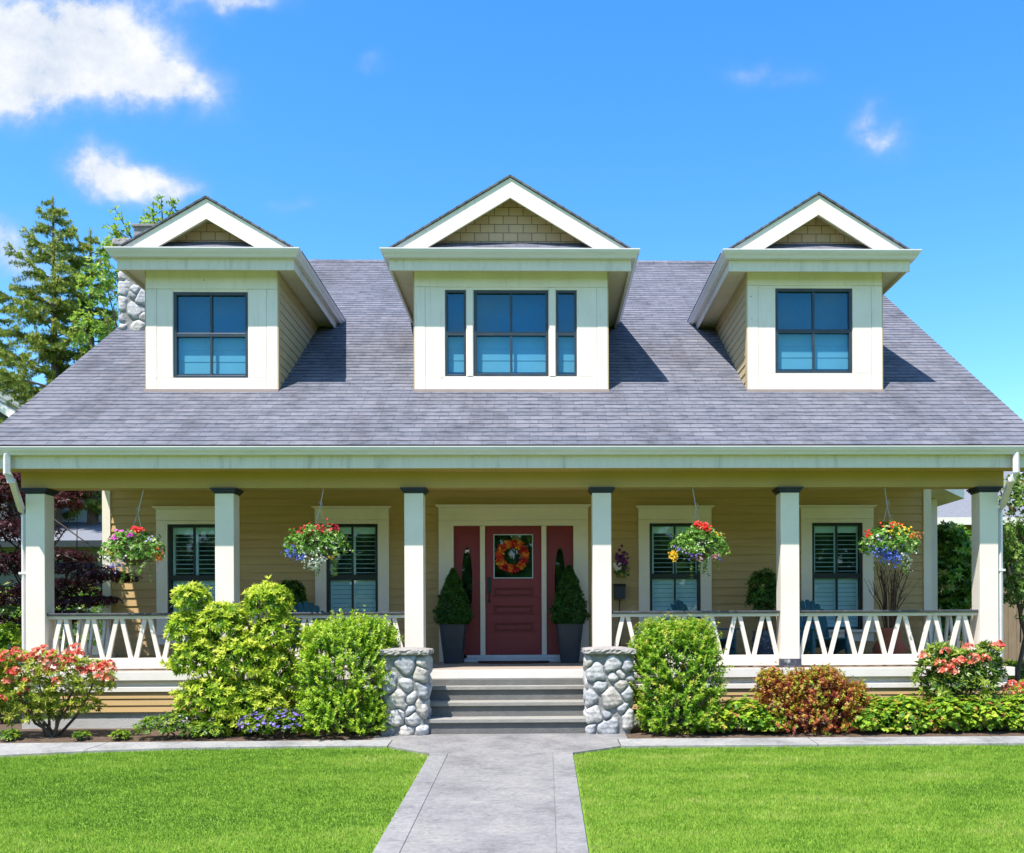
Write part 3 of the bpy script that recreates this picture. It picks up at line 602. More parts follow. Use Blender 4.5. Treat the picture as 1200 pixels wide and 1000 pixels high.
def sidelight(x0, x1):
    cx = (x0 + x1) / 2; cz = 2.07; rx, rz = 0.085, 0.56; n = 36; y = DY + 0.004
    mb = MB(); ov = oval(cx, cz, rx, rz, y, n); bx = []
    z0, z1 = dz0, DZ1 - 0.005
    for k in range(n):   # project oval points to the rectangle so the slab has a true oval hole
        a = 2 * math.pi * k / n; c_, s_ = math.cos(a), math.sin(a)
        tx = ((x1 - x0) / 2) / max(abs(c_), 1e-6); tz = ((z1 - cz) if s_ > 0 else (cz - z0)) / max(abs(s_), 1e-6)
        if tx < tz * 1.0: bx.append((cx + c_ * tx, y, cz + s_ * tx))
        else: bx.append((cx + c_ * tz, y, cz + s_ * tz))
    # snap nearest points to the corners
    for cx_, cz_ in ((x0, z0), (x0, z1), (x1, z0), (x1, z1)):
        i = min(range(n), key=lambda q: (bx[q][0] - cx_) ** 2 * 25 + (bx[q][2] - cz_) ** 2); bx[i] = (cx_, y, cz_)
    for k in range(n):
        k2 = (k + 1) % n; mb.quad(ov[k], bx[k], bx[k2], ov[k2]); mb.quad(ov[k2], tuple(np.array(ov[k2]) + (0, 0.04, 0)), tuple(np.array(ov[k]) + (0, 0.04, 0)), ov[k])
    # raised mouldings
    ring(mb, x0 + 0.05, x1 - 0.05, z0 + 0.16, z1 - 0.11, 0.018, y - 0.010, y + 0.004)
    so_ = mb.build('sidelight', door_m, house)
    rb = MB(); o1 = oval(cx, cz, rx + 0.018, rz + 0.02, y - 0.012, n); o2 = oval(cx, cz, rx, rz, y - 0.012, n); o3 = oval(cx, cz, rx + 0.018, rz + 0.02, y, n)
    for k in range(n): k2 = (k + 1) % n; rb.quad(o1[k], o1[k2], o2[k2], o2[k]); rb.quad(o3[k], o3[k2], o1[k2], o1[k])
    rb.build('oval_bead', door_m, so_)
    MB().add(oval(cx, cz, rx, rz, y + 0.018, n), [tuple(range(n))]).build('pane', glass_door, so_)
    MB().box(x0, DY + 0.30, z0, x1, DY + 0.31, z1).build('dark_backing', room, so_)
sidelight(DX0 + 0.004, LX0 - 0.088); sidelight(LX1 + 0.088, DX1 - 0.004)

# dormers
def dormer(cx, hw, hg, wspec):
    fy = 1.15; zb = roofz(fy) + 0.02; zt = 6.62; GZ = 6.755; gy = 0.80; hg = hg * 1.017
    x0, x1 = cx - hw, cx + hw
    wz0 = wspec['z0']; wz1 = wspec['z1']; op = wspec['open']             # openings in x
    mb = MB()
    a = x0
    for (p, q) in op:
        mb.box(a, fy, wz0, p, fy + 0.09, wz1); a = q
    mb.box(a, fy, wz0, x1, fy + 0.09, wz1); mb.box(x0, fy, wz1, x1, fy + 0.09, zt)
    mb.box(x0, fy + 0.002, zb - 0.02, x1, fy + 0.09, wz0)
    d = mb.build('dormer', cream, house)
    tr = MB()                                                            # board joints: proud trim boards
    tr.box(x0 + 0.001, fy - 0.014, wz1 + 0.04, x1 - 0.001, fy - 0.001, zt - 0.01).box(x0 + 0.001, fy - 0.012, zb, x0 + 0.155, fy - 0.001, wz1 + 0.036).box(x1 - 0.155, fy - 0.012, zb, x1 - 0.001, fy - 0.001, wz1 + 0.036)
    tr.box(x0 + 0.158, fy - 0.012, zb, x1 - 0.158, fy - 0.001, wz0 - 0.004).box(x0 + 0.159, fy - 0.010, wz0, op[0][0] - 0.006, fy - 0.001, wz1 + 0.036).box(op[-1][1] + 0.006, fy - 0.010, wz0, x1 - 0.159, fy - 0.001, wz1 + 0.036)
    for (p, q), (p2, q2) in zip(op[:-1], op[1:]): tr.box(q + 0.012, fy - 0.018, wz0, p2 - 0.012, fy - 0.001, wz1 + 0.03)
    tr.build('trim_board', nailed, d, 0.002)
    MB().box(x0 - 0.02, fy - 0.05, zb - 0.05, x1 + 0.02, fy - 0.003, zb - 0.012).build('flashing', paint('flashing_metal', (0.34, 0.26, 0.24), 0.1, 0.5, 5, 0.02), d)
    sw_ = []
    for sg in (-1, 1):                                                   # lapped cheeks
        mb = MB(); e = 0.13; n = int((zt - 4.6) / e) + 1; X = cx + sg * hw
        for i in range(n):
            za, zb_ = 4.72 + i * e, 4.72 + (i + 1) * e
            if zb_ > zt + 0.05: break
            y2 = (zb_ - EZ) / SLP + EY + 0.3
            mb.add([(X + sg * 0.016, fy + 0.03, za), (X + sg * 0.016, y2, za), (X + sg * 0.004, y2, zb_), (X + sg * 0.004, fy + 0.03, zb_), (X, fy + 0.03, za), (X, y2, za)], [(0, 1, 2, 3), (4, 5, 1, 0)])
        mb.box(X - 0.01 if sg > 0 else X - 0.014, fy - 0.008, zb, X + 0.014 if sg > 0 else X + 0.01, fy + 0.09, zt)
        mb.build('side_wall', siding_m if False else cheek_m, d)
    # soffit ring
    ye = 4.0
    MB().box(cx - hg + 0.12, gy + 0.10, 6.567, cx + hg - 0.12, fy - 0.002, 6.592).box(cx - hg + 0.12, fy - 0.0015, 6.567, x0 - 0.018, ye, 6.592).box(x1 + 0.018, fy - 0.0015, 6.567, cx + hg - 0.12, ye, 6.592).build('soffit', soffit_m, d)
    fa = MB().box(cx - hg + 0.115, gy + 0.09, 6.485, cx + hg - 0.115, gy + 0.115, 6.67)
    fa.box(cx - hg + 0.116, gy + 0.1155, 6.51, cx - hg + 0.136, ye, 6.67).box(cx + hg - 0.136, gy + 0.1155, 6.51, cx + hg - 0.116, ye, 6.67); fa.build('fascia', stained, d, 0.003)
    # gutter on three sides (mitred corners by overlap of sweeps)
    gp = [(0.0, GZ), (0.0, GZ - 0.11), (-0.06, GZ - 0.11), (-0.075, GZ - 0.08), (-0.10, GZ - 0.05), (-0.115, GZ - 0.015), (-0.115, GZ), (-0.10, GZ), (-0.10, GZ - 0.012), (-0.012, GZ - 0.03), (-0.012, GZ)]
    b = MB(); n = len(gp); base = []
    for (sx, yy) in ((-1, ye), (-1, None), (1, None), (1, ye)):
        row = []
        for (o_, z_) in gp:
            X = cx + sx * (hg - 0.115 - o_); Y = yy if yy is not None else gy + 0.088 + o_ * 1.25
            row.append((X, Y, z_))
        base.append(row)
    vs = [q for row in base for q in row]; fs = [(i * n + k, i * n + (k + 1) % n, (i + 1) * n + (k + 1) % n, (i + 1) * n + k) for i in range(3) for k in range(n)]
    fs += [tuple(range(n)), tuple(range(3 * n, 4 * n))[::-1]]; b.add(vs, fs).build('gutter', gutterm, d)
    # gable roof
    k = wspec['k']; zp = 6.735 + k * hg; by = 0.93; yb = (zp - EZ) / SLP + EY + 0.2
    rf = MB()
    for sg in (-1, 1):
        L = hg * math.sqrt(1 + k * k); n = int(L / 0.14) + 1
        for i in range(n):
            a, b_ = i * 0.14 / L, min(1, ((i + 1) * 0.14 + 0.004) / L)
            P = lambda f, h: (cx + sg * hg * (1 - f) + sg * 0.53 * h, 6.745 + k * hg * f + 0.85 * h)
            (xa, za), (xb, zb2), (xc, zc) = P(a, 0.013), P(b_, 0.006), P(a, -0.012)
            rf.add([(xa, by - 0.03, za), (xa, yb, za), (xb, yb, zb2), (xb, by - 0.03, zb2), (xc, by - 0.03, zc), (xc, yb, zc)], [(0, 1, 2, 3), (4, 5, 1, 0), (4, 0, 3)])
        (xa, za), (xb, zb2) = P(0, -0.014), P(1, -0.014); (xc, zc), (xd, zd) = P(0, 0.005), P(1, 0.005)
        rf.add([(xa, by - 0.028, za), (xb, by - 0.028, zb2), (xd, by - 0.028, zd), (xc, by - 0.028, zc), (xa, yb, za), (xb, yb, zb2)], [(0, 1, 2, 3), (0, 4, 5, 1)])
    rf.build('roof', shingles, d, uvf=lambda p: (p[1], abs(p[0] - cx) * math.sqrt(1 + k * k) % 5.0 - hg * math.sqrt(1 + k * k)))
    # pent strip between the front gutter and the gable wall
    pt = MB().add([(cx - hg + 0.13, gy + 0.02, 6.742), (cx + hg - 0.13, gy + 0.02, 6.742), (cx + hg - 0.34, 1.21, 7.02), (cx - hg + 0.34, 1.21, 7.02), (cx - hg + 0.13, gy + 0.10, 6.69), (cx + hg - 0.13, gy + 0.10, 6.69)], [(0, 1, 2, 3), (4, 5, 1, 0)])
    pt.build('pent_roof', shingles, d, uvf=lambda p: (p[0], p[1]))
    # barge boards, eave underside, gable shakes
    bb = MB(); bd_ = 0.275
    for sg in (-1, 1):
        zf = 6.77; xo = hg - 0.02; pts = [(cx, by, zp - 0.013), (cx, by, zp - 0.03 - bd_), (cx + sg * ((zp - 0.03 - bd_ - zf) / k), by, zf), (cx + sg * ((zp - 0.013 - zf) / k), by, zf)]
        bb.extrude(pts if sg < 0 else pts[::-1], (0, 0.035, 0))
    bb.build('barge_board', nailed, d, 0.003)
    un = MB(); zu = zp - 0.105
    for sg in (-1, 1):
        un.extrude([(cx, by + 0.036, zu), (cx + sg * (zu - 6.67) / k, by + 0.036, 6.67), (cx + sg * (zu - 6.71) / k, by + 0.036, 6.65), (cx, by + 0.036, zu - 0.02)], (0, 0.26, 0))
    un.build('eave_soffit', soffit_m, d)
    fr = MB(); 
    for sg in (-1, 1):
        zq = zu - 0.021; fr.extrude([(cx, 1.175, zq), (cx + sg * (zq - 6.69) / k, 1.175, 6.69), (cx + sg * (zq - 0.07 - 6.69) / k, 1.175, 6.69), (cx, 1.175, zq - 0.07)], (0, 0.02, 0))
    fr.build('gable_trim', soffit_m, d)
    MB().extrude([(cx - (zu - 6.67) / k, 1.20, 6.67), (cx + (zu - 6.67) / k, 1.20, 6.67), (cx, 1.20, zu)], (0, 0.03, 0)).build('gable_panel', shakes, d, uvf=lambda p: (p[0], p[2] - 0.03))
    # windows
    for i, (p, q) in enumerate(op):
        xm = (p + q) / 2; zm = wspec['zm']; w_ = 0.042 if q - p > 0.5 else 0.034
        s_ = ring(MB(), p + 0.002, q - 0.002, wz0 + 0.002, wz1 - 0.002, w_, fy + 0.012, fy + 0.075)
        s_.box(p + w_, fy + 0.018, zm - 0.028, q - w_, fy + 0.07, zm + 0.028)
        if q - p > 0.5: s_.box(xm - 0.017, fy + 0.022, wz0 + w_, xm + 0.017, fy + 0.048, zm - 0.028).box(xm - 0.017, fy + 0.022, zm + 0.028, xm + 0.017, fy + 0.048, wz1 - w_)
        s_.build('window_frame', bluefr, d, 0.003)
        pane(p + w_ - 0.002, wz0 + w_ - 0.002, q - w_ + 0.002, wz1 - w_ + 0.002, fy + 0.052).build('pane', glass_up, d)
        zbl = wz0 + 0.09; zbt = zm - 0.02
        bl = MB(); nb = 3
        for t_ in range(nb):
            a_, b2 = zbl + (zbt - zbl) * t_ / nb, zbl + (zbt - zbl) * (t_ + 1) / nb
            bl.add([(p + 0.02, fy + 0.115, a_), (q - 0.02, fy + 0.115, a_), (q - 0.02, fy + 0.121, b2), (p + 0.02, fy + 0.121, b2), (p + 0.02, fy + 0.121, a_), (q - 0.02, fy + 0.121, a_)], [(0, 1, 2, 3), (4, 5, 1, 0)])
        bl.build('window_blind', blind, d)
    MB().box(x0 + 0.03, fy + 0.22, wz0 - 0.1, x1 - 0.03, fy + 0.23, wz1 + 0.1).build('dark_backing', paint('sky_blue_backing', (0.05, 0.13, 0.18), 0.2, 0.9, 2, 0), d)  # board painted teal for the sky colour mirrored in the dormer panes
    return d
cheek_m = paint('dormer_cheek_siding', (0.48, 0.365, 0.21), 0.07, 0.6, 2, 0.1, stretch=(0.5, 0.5, 9))
soffit_m = paint('soffit_paint', (0.60, 0.53, 0.38), 0.07, 0.6, 3, 0.05)
dormer(-4.74, 0.95, 1.344, dict(k=0.585, z0=5.01, z1=6.26, zm=5.64, open=[(-5.30, -4.22)]))
dormer(-0.39, 1.411, 1.82, dict(k=0.605, z0=5.035, z1=6.30, zm=5.665, open=[(-1.355, -1.05), (-0.94, 0.155), (0.265, 0.57)]))
dormer(4.075, 0.995, 1.405, dict(k=0.625, z0=5.085, z1=6.335, zm=5.71, open=[(3.495, 4.635)]))

# downspouts
def downspout(path):
    d = MB().tube(path, 0.052, 4).build('downspout', gutterm, house, 0.01)
    for q in (path[-1][2] + 0.28, 2.1): MB().box(path[-1][0] - 0.06, path[-1][1] - 0.05, q, path[-1][0] + 0.06, path[-1][1] + 0.05, q + 0.03).build('strap', gutterm, d)
    return d
xa = float(at(8, 540, -0.43)[0]); downspout([(xa, -0.43, 3.62), (xa, -0.43, 3.36), (xa + 0.04, -0.38, 3.28), (-6.90, 0.06, 2.96), (-6.872, 0.09, 2.88), (-6.872, 0.09, 0.05)])
xb = float(at(1191, 540, -0.43)[0]); downspout([(xb, -0.43, 3.62), (xb, -0.43, 3.36), (xb - 0.04, -0.38, 3.28), (6.31, 0.06, 2.99), (6.282, 0.09, 2.91), (6.282, 0.09, 0.05)])

# side bay at the right end of the house
bay = MB(); siding(bay, WX1 + 0.01, 6.93, 0.3, 3.62, 4.15, 0.13); bay.box(6.87, 4.16, 0.1, 6.92, 9.0, 3.62).build('side_bay', siding_m, house)
MB().box(6.925, 4.11, 0.1, 7.15, 4.30, 3.62).build('corner_board', cream, house)
pe = [(6.46, 2.55, 3.64), (7.68, 4.2, 3.64), (7.70, 9.0, 3.64), (WX1 + 0.02, 9.0, 3.64), (WX1 + 0.02, 2.55, 3.64)]
be = MB().extrude(pe, (0, 0, 0.22)).build('bay_eave', cream, house)
MB().add([(6.44, 2.52, 3.862), (7.72, 4.18, 3.862), (7.74, 9.05, 3.862), (WX1 + 0.02, 9.05, 3.862), (WX1 + 0.02, 5.5, 5.0), (WX1 + 0.02, 2.52, 3.862)], [(0, 1, 4, 5), (1, 2, 3, 4)]).build('bay_roof', nroof, house)


# ------------------------------------------------------------------ river-stone masonry
def stone_mesh(cx, cy, wx, wy, z0, z1, step, seed, size, relief, name, parent):
    rng = np.random.default_rng(seed); rr = 0.035
    def per(s_):   # rounded rectangle perimeter, s in metres -> x, y, nx, ny
        pts = []; 
        for q in s_:
            q = q % (2 * (wx + wy))
            if q < wx: p = (-wx / 2 + q, -wy / 2); n = (0, -1)
            elif q < wx + wy: p = (wx / 2, -wy / 2 + q - wx); n = (1, 0)
            elif q < 2 * wx + wy: p = (wx / 2 - (q - wx - wy), wy / 2); n = (0, 1)
            else: p = (-wx / 2, wy / 2 - (q - 2 * wx - wy)); n = (-1, 0)
            ix = max(-wx / 2 + rr, min(wx / 2 - rr, p[0])); iy = max(-wy / 2 + rr, min(wy / 2 - rr, p[1])); dx, dy = p[0] - ix, p[1] - iy; l = math.hypot(dx, dy)
            if l > 1e-9: n = (dx / l, dy / l)
            pts.append((ix + n[0] * rr, iy + n[1] * rr, n[0], n[1]))
        return np.array(pts)
    PL = 2 * (wx + wy); n = int(PL / step); mrows = int((z1 - z0) / step)
    pr = per(np.arange(n) * PL / n); zz = np.linspace(z0, z1, mrows)
    P = np.zeros((mrows, n, 3)); P[:, :, 0] = pr[:, 0]; P[:, :, 1] = pr[:, 1]; P[:, :, 2] = zz[:, None]
    N = np.zeros((mrows, n, 3)); N[:, :, 0] = pr[:, 2]; N[:, :, 1] = pr[:, 3]
    # seeds by dart throwing with mixed sizes
    sd, rad = [], []
    for tries in range(6000):
        r_ = size * (1.0 if tries < 2200 else (0.72 if tries < 4000 else 0.5)) * rng.uniform(0.85, 1.15)
        q = per([rng.random() * PL])[0]; z_ = rng.uniform(z0 + size * 0.35, z1 - size * 0.25); c_ = np.array([q[0], q[1], z_])
        if all(np.linalg.norm((c_ - s2) * (1, 1, 1.15)) > 0.5 * (r_ + r2) for s2, r2 in zip(sd, rad)): sd.append(c_); rad.append(r_)
    sd = np.array(sd); rad = np.array(rad); tint = rng.random(len(sd))
    flat = P.reshape(-1, 3); ph = rng.uniform(0, 6.28, 9)
    wrp = 0.016 * np.stack([np.sin(flat[:, 2] * 27 + ph[0]) + np.sin(flat[:, 1] * 41 + ph[1]), np.sin(flat[:, 2] * 31 + ph[2]) + np.sin(flat[:, 0] * 37 + ph[3]), np.sin(flat[:, 0] * 29 + ph[4]) + np.sin(flat[:, 1] * 33 + ph[5])], 1)
    D = np.linalg.norm((flat + wrp)[:, None, :] - sd[None], axis=2) - 0.5 * rad[None] * 0.9
    idx = np.argsort(D, axis=1)[:, :2]; r = np.arange(len(flat)); f1, f2 = D[r, idx[:, 0]], D[r, idx[:, 1]]
    e = np.clip((f2 - f1) / (size * 0.42), 0, 1); lim = np.clip((size * 0.16 - f1) / (size * 0.45), 0, 1); e = np.minimum(e, lim)
    e[flat[:, 2] < z0 + 0.008] *= 0.2
    on = e > 0.16; e2 = np.clip((e - 0.16) / 0.84, 0, 1); h = relief * np.sqrt(1 - (1 - np.clip(e2 * 1.5, 0, 1)) ** 2)
    tl = rng.normal(0, 0.22, (len(sd), 3)); h = h * (1 + np.sum((flat - sd[idx[:, 0]]) * tl[idx[:, 0]], 1) / size * 2.5)
    h += on * 0.0016 * (np.sin(flat[:, 0] * 90 + flat[:, 2] * 60 + tint[idx[:, 0]] * 20) + np.sin(flat[:, 1] * 70 - flat[:, 2] * 95 + tint[idx[:, 0]] * 9))
    Vv = flat + N.reshape(-1, 3) * h[:, None] + np.array([cx, cy, 0])
    v = np.where(on, 0.15 + 0.85 * tint[idx[:, 0]], 0.0)
    i, jj = np.meshgrid(np.arange(mrows - 1), np.arange(n), indexing='ij'); j2 = (jj + 1) % n
    F = np.stack([i * n + jj, i * n + j2, (i + 1) * n + j2, (i + 1) * n + jj], -1).reshape(-1, 4)
    o = np_mesh(name, Vv, F, stone, parent, v, True); return o

def rough_slab(mb, x0, y0, z0, x1, y1, z1, seed, amp=0.012, nx=22, ny=22, crown=0.02):
    rng = random.Random(seed); b = len(mb.v); nb = 4 * nx
    # perimeter rings: bottom, mid, top then a fan to the crowned centre
    per = [(x0 + (x1 - x0) * k / nx, y0) for k in range(nx)] + [(x1, y0 + (y1 - y0) * k / nx) for k in range(nx)] + [(x1 - (x1 - x0) * k / nx, y1) for k in range(nx)] + [(x0, y1 - (y1 - y0) * k / nx) for k in range(nx)]
    cx, cy = (x0 + x1) / 2, (y0 + y1) / 2
    for (z, s_, a) in ((z0, 0.975, 0.5), (z0 + 0.012, 1.0, 1), ((z0 + z1) / 2, 1.0, 1), (z1 - 0.012, 0.995, 1), (z1, 0.97, 0.6), (z1 + crown * 0.6, 0.6, 0.4), (z1 + crown, 0.02, 0)):
        for (x, y) in per: mb.v.append((cx + (x - cx) * s_ + rng.uniform(-amp, amp) * a, cy + (y - cy) * s_ + rng.uniform(-amp, amp) * a, z + rng.uniform(-amp, amp) * 0.3 * a))
    for r_ in range(6):
        for k in range(nb): mb.f.append((b + r_ * nb + k, b + r_ * nb + (k + 1) % nb, b + (r_ + 1) * nb + (k + 1) % nb, b + (r_ + 1) * nb + k))
    mb.f.append(tuple(b + k for k in range(nb))[::-1]); return mb

def stone_pillar(px0, px1, label, seed):
    yf = -1.13; a = float(at(px0, 820, yf)[0]); b = float(at(px1, 820, yf)[0]); w = b - a - 0.05; cx = (a + b) / 2; cy = yf + 0.03 + w / 2
    o = thing('stone_pillar', (cx, cy, 0.05), label, 'pillar', 'stone pillars beside the front steps')
    stone_mesh(cx, cy, w - 0.01, w - 0.01, 0.03, 1.035, 0.009, seed, 0.235, 0.042, 'stonework', o)
    rough_slab(MB(), a - 0.025, yf - 0.03, 1.036, b + 0.025, yf + w + 0.09, 1.10, seed, 0.010, crown=0.025).build('cap', capstone, o)
stone_pillar(445, 500, 'river stone pillar with flat cap left of the front steps, beside the clipped green shrub', 3)
stone_pillar(687, 742.5, 'river stone pillar with flat cap right of the steps, under the porch mailbox', 11)

# chimney on the left of the roof
cx_, cy_ = -6.74, 3.88
ch = stone_mesh(cx_, cy_, 0.74, 0.74, 5.9, 7.86, 0.016, 21, 0.25, 0.035, 'chimney', house)
rough_slab(MB(), cx_ - 0.46, cy_ - 0.46, 7.862, cx_ + 0.46, cy_ + 0.46, 7.97, 4, 0.006, crown=0.03).build('cap', capstone, ch)
fl = MB().box(cx_ - 0.20, cy_ - 0.2, 7.98, cx_ + 0.24, cy_ + 0.2, 8.27).box(cx_ - 0.235, cy_ - 0.235, 8.271, cx_ + 0.275, cy_ + 0.235, 8.315)
fl.build('flue', paint('flue_concrete', (0.25, 0.24, 0.23), 0.2, 0.9, 6, 0.4, dirt=(0.08, 0.08, 0.08), dirt_amt=0.6), ch, 0.006)


# ------------------------------------------------------------------ foliage tools
def norm(a): return a / np.maximum(np.linalg.norm(a, axis=-1, keepdims=True), 1e-9)
def rand_dirs(rng, n): return norm(rng.normal(size=(n, 3)))
def blob(px, py, rx, rz, Y, ry=None):
    """ellipsoid whose middle is at a measured spot at depth Y; radii given in photo pixels, depth radius in metres"""
    p = at(px, py, Y); s = pxm(Y); return (p, np.array([rx / s, ry if ry else (rx / s) * 0.85, rz / s]))
def shoots(blobs, n, rng, inner=0.72, up=0.25, cull=0.78, rag=0.10, zmin=None):
    w = np.array([(b[1][0] * b[1][1] * b[1][2]) ** (2 / 3) for b in blobs]); w /= w.sum()
    k = rng.choice(len(blobs), n, p=w); d = rand_dirs(rng, n); d[:, 2] = np.where(d[:, 2] < -0.5, -d[:, 2], d[:, 2])
    cc = np.array([b[0] for b in blobs])[k]; rr = np.array([b[1] for b in blobs])[k]
    rad = rng.uniform(inner, 1.0, n) ** 0.6 * (1 + rag * np.abs(rng.normal(0, 1, n)) * (rng.random(n) < 0.35) + rng.normal(0, 0.04, n))
    lump = np.sin(d[:, 0] * 7 + k * 1.7) * np.sin(d[:, 2] * 8 + k) * np.sin(d[:, 1] * 6 + k * 2.3); rad = rad * (1 + 0.12 * lump); p = cc + d * rr * rad[:, None]
    ok = np.ones(n, bool)
    for i, b in enumerate(blobs):
        q = np.linalg.norm((p - b[0]) / b[1], axis=1); ok &= ~((q < cull) & (k != i))
    if zmin is not None: ok &= p[:, 2] > zmin
    nd = norm(d / rr); nd[:, 2] += up; nd += rng.normal(0, 0.25, (n, 3))
    return p[ok], norm(nd)[ok], rad[ok]
def whorl(p, d, k, L, Wd, a0, a1, rng, fold=0.15, curl=0.15, jit=0.0, v=None, vj=0.12):
    """k leaves radiating round each shoot tip"""
    n = len(p); p = np.repeat(p, k, 0); d = np.repeat(d, k, 0); N = n * k
    ref = np.where(np.abs(d[:, 2:3]) > 0.9, np.array([[1.0, 0, 0]]), np.array([[0, 0, 1.0]])); u = norm(np.cross(d, ref)); w = np.cross(d, u)
    az = np.tile(np.arange(k) * 2.399963, n) + np.repeat(rng.uniform(0, 6.28, n), k) + rng.normal(0, 0.25, N); tl = rng.uniform(a0, a1, N)
    rad = u * np.cos(az)[:, None] + w * np.sin(az)[:, None]; ld = norm(d * np.cos(tl)[:, None] + rad * np.sin(tl)[:, None]); nn = norm(d * np.sin(tl)[:, None] - rad * np.cos(tl)[:, None]); sd = np.cross(ld, nn)
    l = L * rng.uniform(0.7, 1.2, N)[:, None]; ww = Wd * rng.uniform(0.75, 1.2, N)[:, None] / 2
    if jit: p = p + rng.normal(0, jit, (N, 3))
    base = p; mid = base + ld * l * 0.5; tip = base + ld * l - nn * l * curl
    V = np.stack([base, mid + sd * ww + nn * ww * fold, tip, mid - sd * ww + nn * ww * fold], 1).reshape(-1, 3)
    vv = rng.random(n) if v is None else v; vv = np.clip(np.repeat(vv, k) + rng.normal(0, vj, N), 0, 1)
    return V, np.repeat(vv, 4)
def leaf_obj(name, parts, m, parent, label=None):
    V = np.concatenate([q[0] for q in parts]); v = np.concatenate([q[1] for q in parts]); F = np.arange(len(V)).reshape(-1, 4)
    o = np_mesh(name, V, F, m, parent, v)
    if label: o['label'] = label
    return o
def flowers(p, d, petals, r, rng, m_ang=1.15, v=None, vj=0.08):
    return whorl(p, d, petals, r, r * 0.95, m_ang - 0.2, m_ang + 0.15, rng, 0.1, 0.1, v=v, vj=vj)
def stems_mb(base, tips, r0, r1, rng, bend=0.15):
    mb = MB(); base = np.array(base, float)
    for t in tips:
        t = np.array(t, float); b = base + np.array([rng.normal(0, 0.05), rng.normal(0, 0.05), 0]); m1 = b + (t - b) * 0.35 + rng.normal(0, bend * 0.3, 3) * (1, 1, 0.2); m2 = b + (t - b) * 0.7 + rng.normal(0, bend * 0.3, 3) * (1, 1, 0.3)
        mb.tube([b, m1, m2, t], [r0, r0 * 0.75 + r1 * 0.25, (r0 + r1) / 2, r1], 6)
    return mb

MLEAF = dict(
    pieris=leafmat('pieris_leaves', [(0.0, (0.07, 0.17, 0.018)), (0.25, (0.22, 0.42, 0.024)), (0.55, (0.44, 0.60, 0.036)), (1.0, (0.68, 0.72, 0.10))], 0.45),
    box=leafmat('bright_shrub_leaves', [(0.0, (0.05, 0.14, 0.014)), (0.3, (0.16, 0.36, 0.018)), (0.65, (0.33, 0.52, 0.028)), (1.0, (0.52, 0.62, 0.06))], 0.42),
    gold=leafmat('golden_shrub_leaves', [(0.0, (0.05, 0.13, 0.014)), (0.35, (0.14, 0.33, 0.018)), (0.75, (0.29, 0.48, 0.03)), (0.95, (0.44, 0.54, 0.05)), (1.0, (0.52, 0.40, 0.09))], 0.42),
    rhodo=leafmat('rhododendron_leaves', [(0.0, (0.03, 0.075, 0.018)), (0.5, (0.095, 0.19, 0.025)), (1.0, (0.30, 0.38, 0.045))], 0.3),
    azalea=leafmat('azalea_leaves', [(0.0, (0.06, 0.12, 0.016)), (0.45, (0.24, 0.34, 0.026)), (1.0, (0.50, 0.52, 0.06))], 0.4),
    coral=leafmat('coral_petals', [(0.0, (0.66, 0.075, 0.06)), (0.45, (0.84, 0.20, 0.14)), (0.8, (0.90, 0.36, 0.22)), (1.0, (0.92, 0.58, 0.42))], 0.35),
    cover=leafmat('geranium_cover_leaves', [(0.0, (0.09, 0.22, 0.02)), (0.4, (0.27, 0.47, 0.03)), (0.88, (0.46, 0.58, 0.045)), (0.95, (0.54, 0.46, 0.07)), (1.0, (0.52, 0.20, 0.09))], 0.42),
    low=leafmat('low_green_leaves', [(0.0, (0.05, 0.13, 0.018)), (0.6, (0.19, 0.34, 0.026)), (1.0, (0.38, 0.48, 0.045))], 0.38),
    barberry=leafmat('barberry_leaves', [(0.0, (0.15, 0.03, 0.02)), (0.28, (0.34, 0.07, 0.035)), (0.5, (0.50, 0.17, 0.045)), (0.66, (0.46, 0.34, 0.04)), (1.0, (0.26, 0.42, 0.035))], 0.38),
    maple=leafmat('maple_leaves', [(0.0, (0.028, 0.008, 0.014)), (0.5, (0.075, 0.016, 0.024)), (0.85, (0.20, 0.022, 0.022)), (1.0, (0.42, 0.035, 0.025))], 0.35),
    conifer=leafmat('spruce_needles', [(0.0, (0.09, 0.16, 0.04)), (0.5, (0.24, 0.33, 0.055)), (1.0, (0.52, 0.54, 0.09))], 0.4),
    pot=leafmat('potted_conifer_needles', [(0.0, (0.016, 0.065, 0.014)), (0.6, (0.045, 0.15, 0.022)), (1.0, (0.10, 0.23, 0.03))], 0.25),
    tree=leafmat('tree_leaves', [(0.0, (0.10, 0.20, 0.03)), (0.5, (0.24, 0.40, 0.05)), (1.0, (0.44, 0.56, 0.08))], 0.5),
    laurel=leafmat('laurel_leaves', [(0.0, (0.04, 0.12, 0.02)), (0.5, (0.13, 0.31, 0.03)), (0.85, (0.27, 0.48, 0.045)), (1.0, (0.52, 0.50, 0.18))], 0.4, 0.35, 0.5),
    fern=leafmat('porch_plant_leaves', [(0.0, (0.03, 0.085, 0.018)), (0.6, (0.075, 0.19, 0.026)), (1.0, (0.17, 0.31, 0.04))], 0.3),
    basket=leafmat('basket_leaves', [(0.0, (0.05, 0.15, 0.02)), (0.45, (0.17, 0.38, 0.045)), (0.85, (0.40, 0.60, 0.12)), (1.0, (0.66, 0.76, 0.42))], 0.42),
    vine=leafmat('vine_leaves', [(0.0, (0.06, 0.15, 0.03)), (0.6, (0.18, 0.32, 0.05)), (0.9, (0.34, 0.46, 0.09)), (1.0, (0.62, 0.44, 0.34))], 0.42),
    wreath=leafmat('wreath_leaves', [(0.0, (0.42, 0.015, 0.04)), (0.4, (0.80, 0.05, 0.03)), (0.7, (0.92, 0.27, 0.03)), (1.0, (0.92, 0.58, 0.05))], 0.3),
)
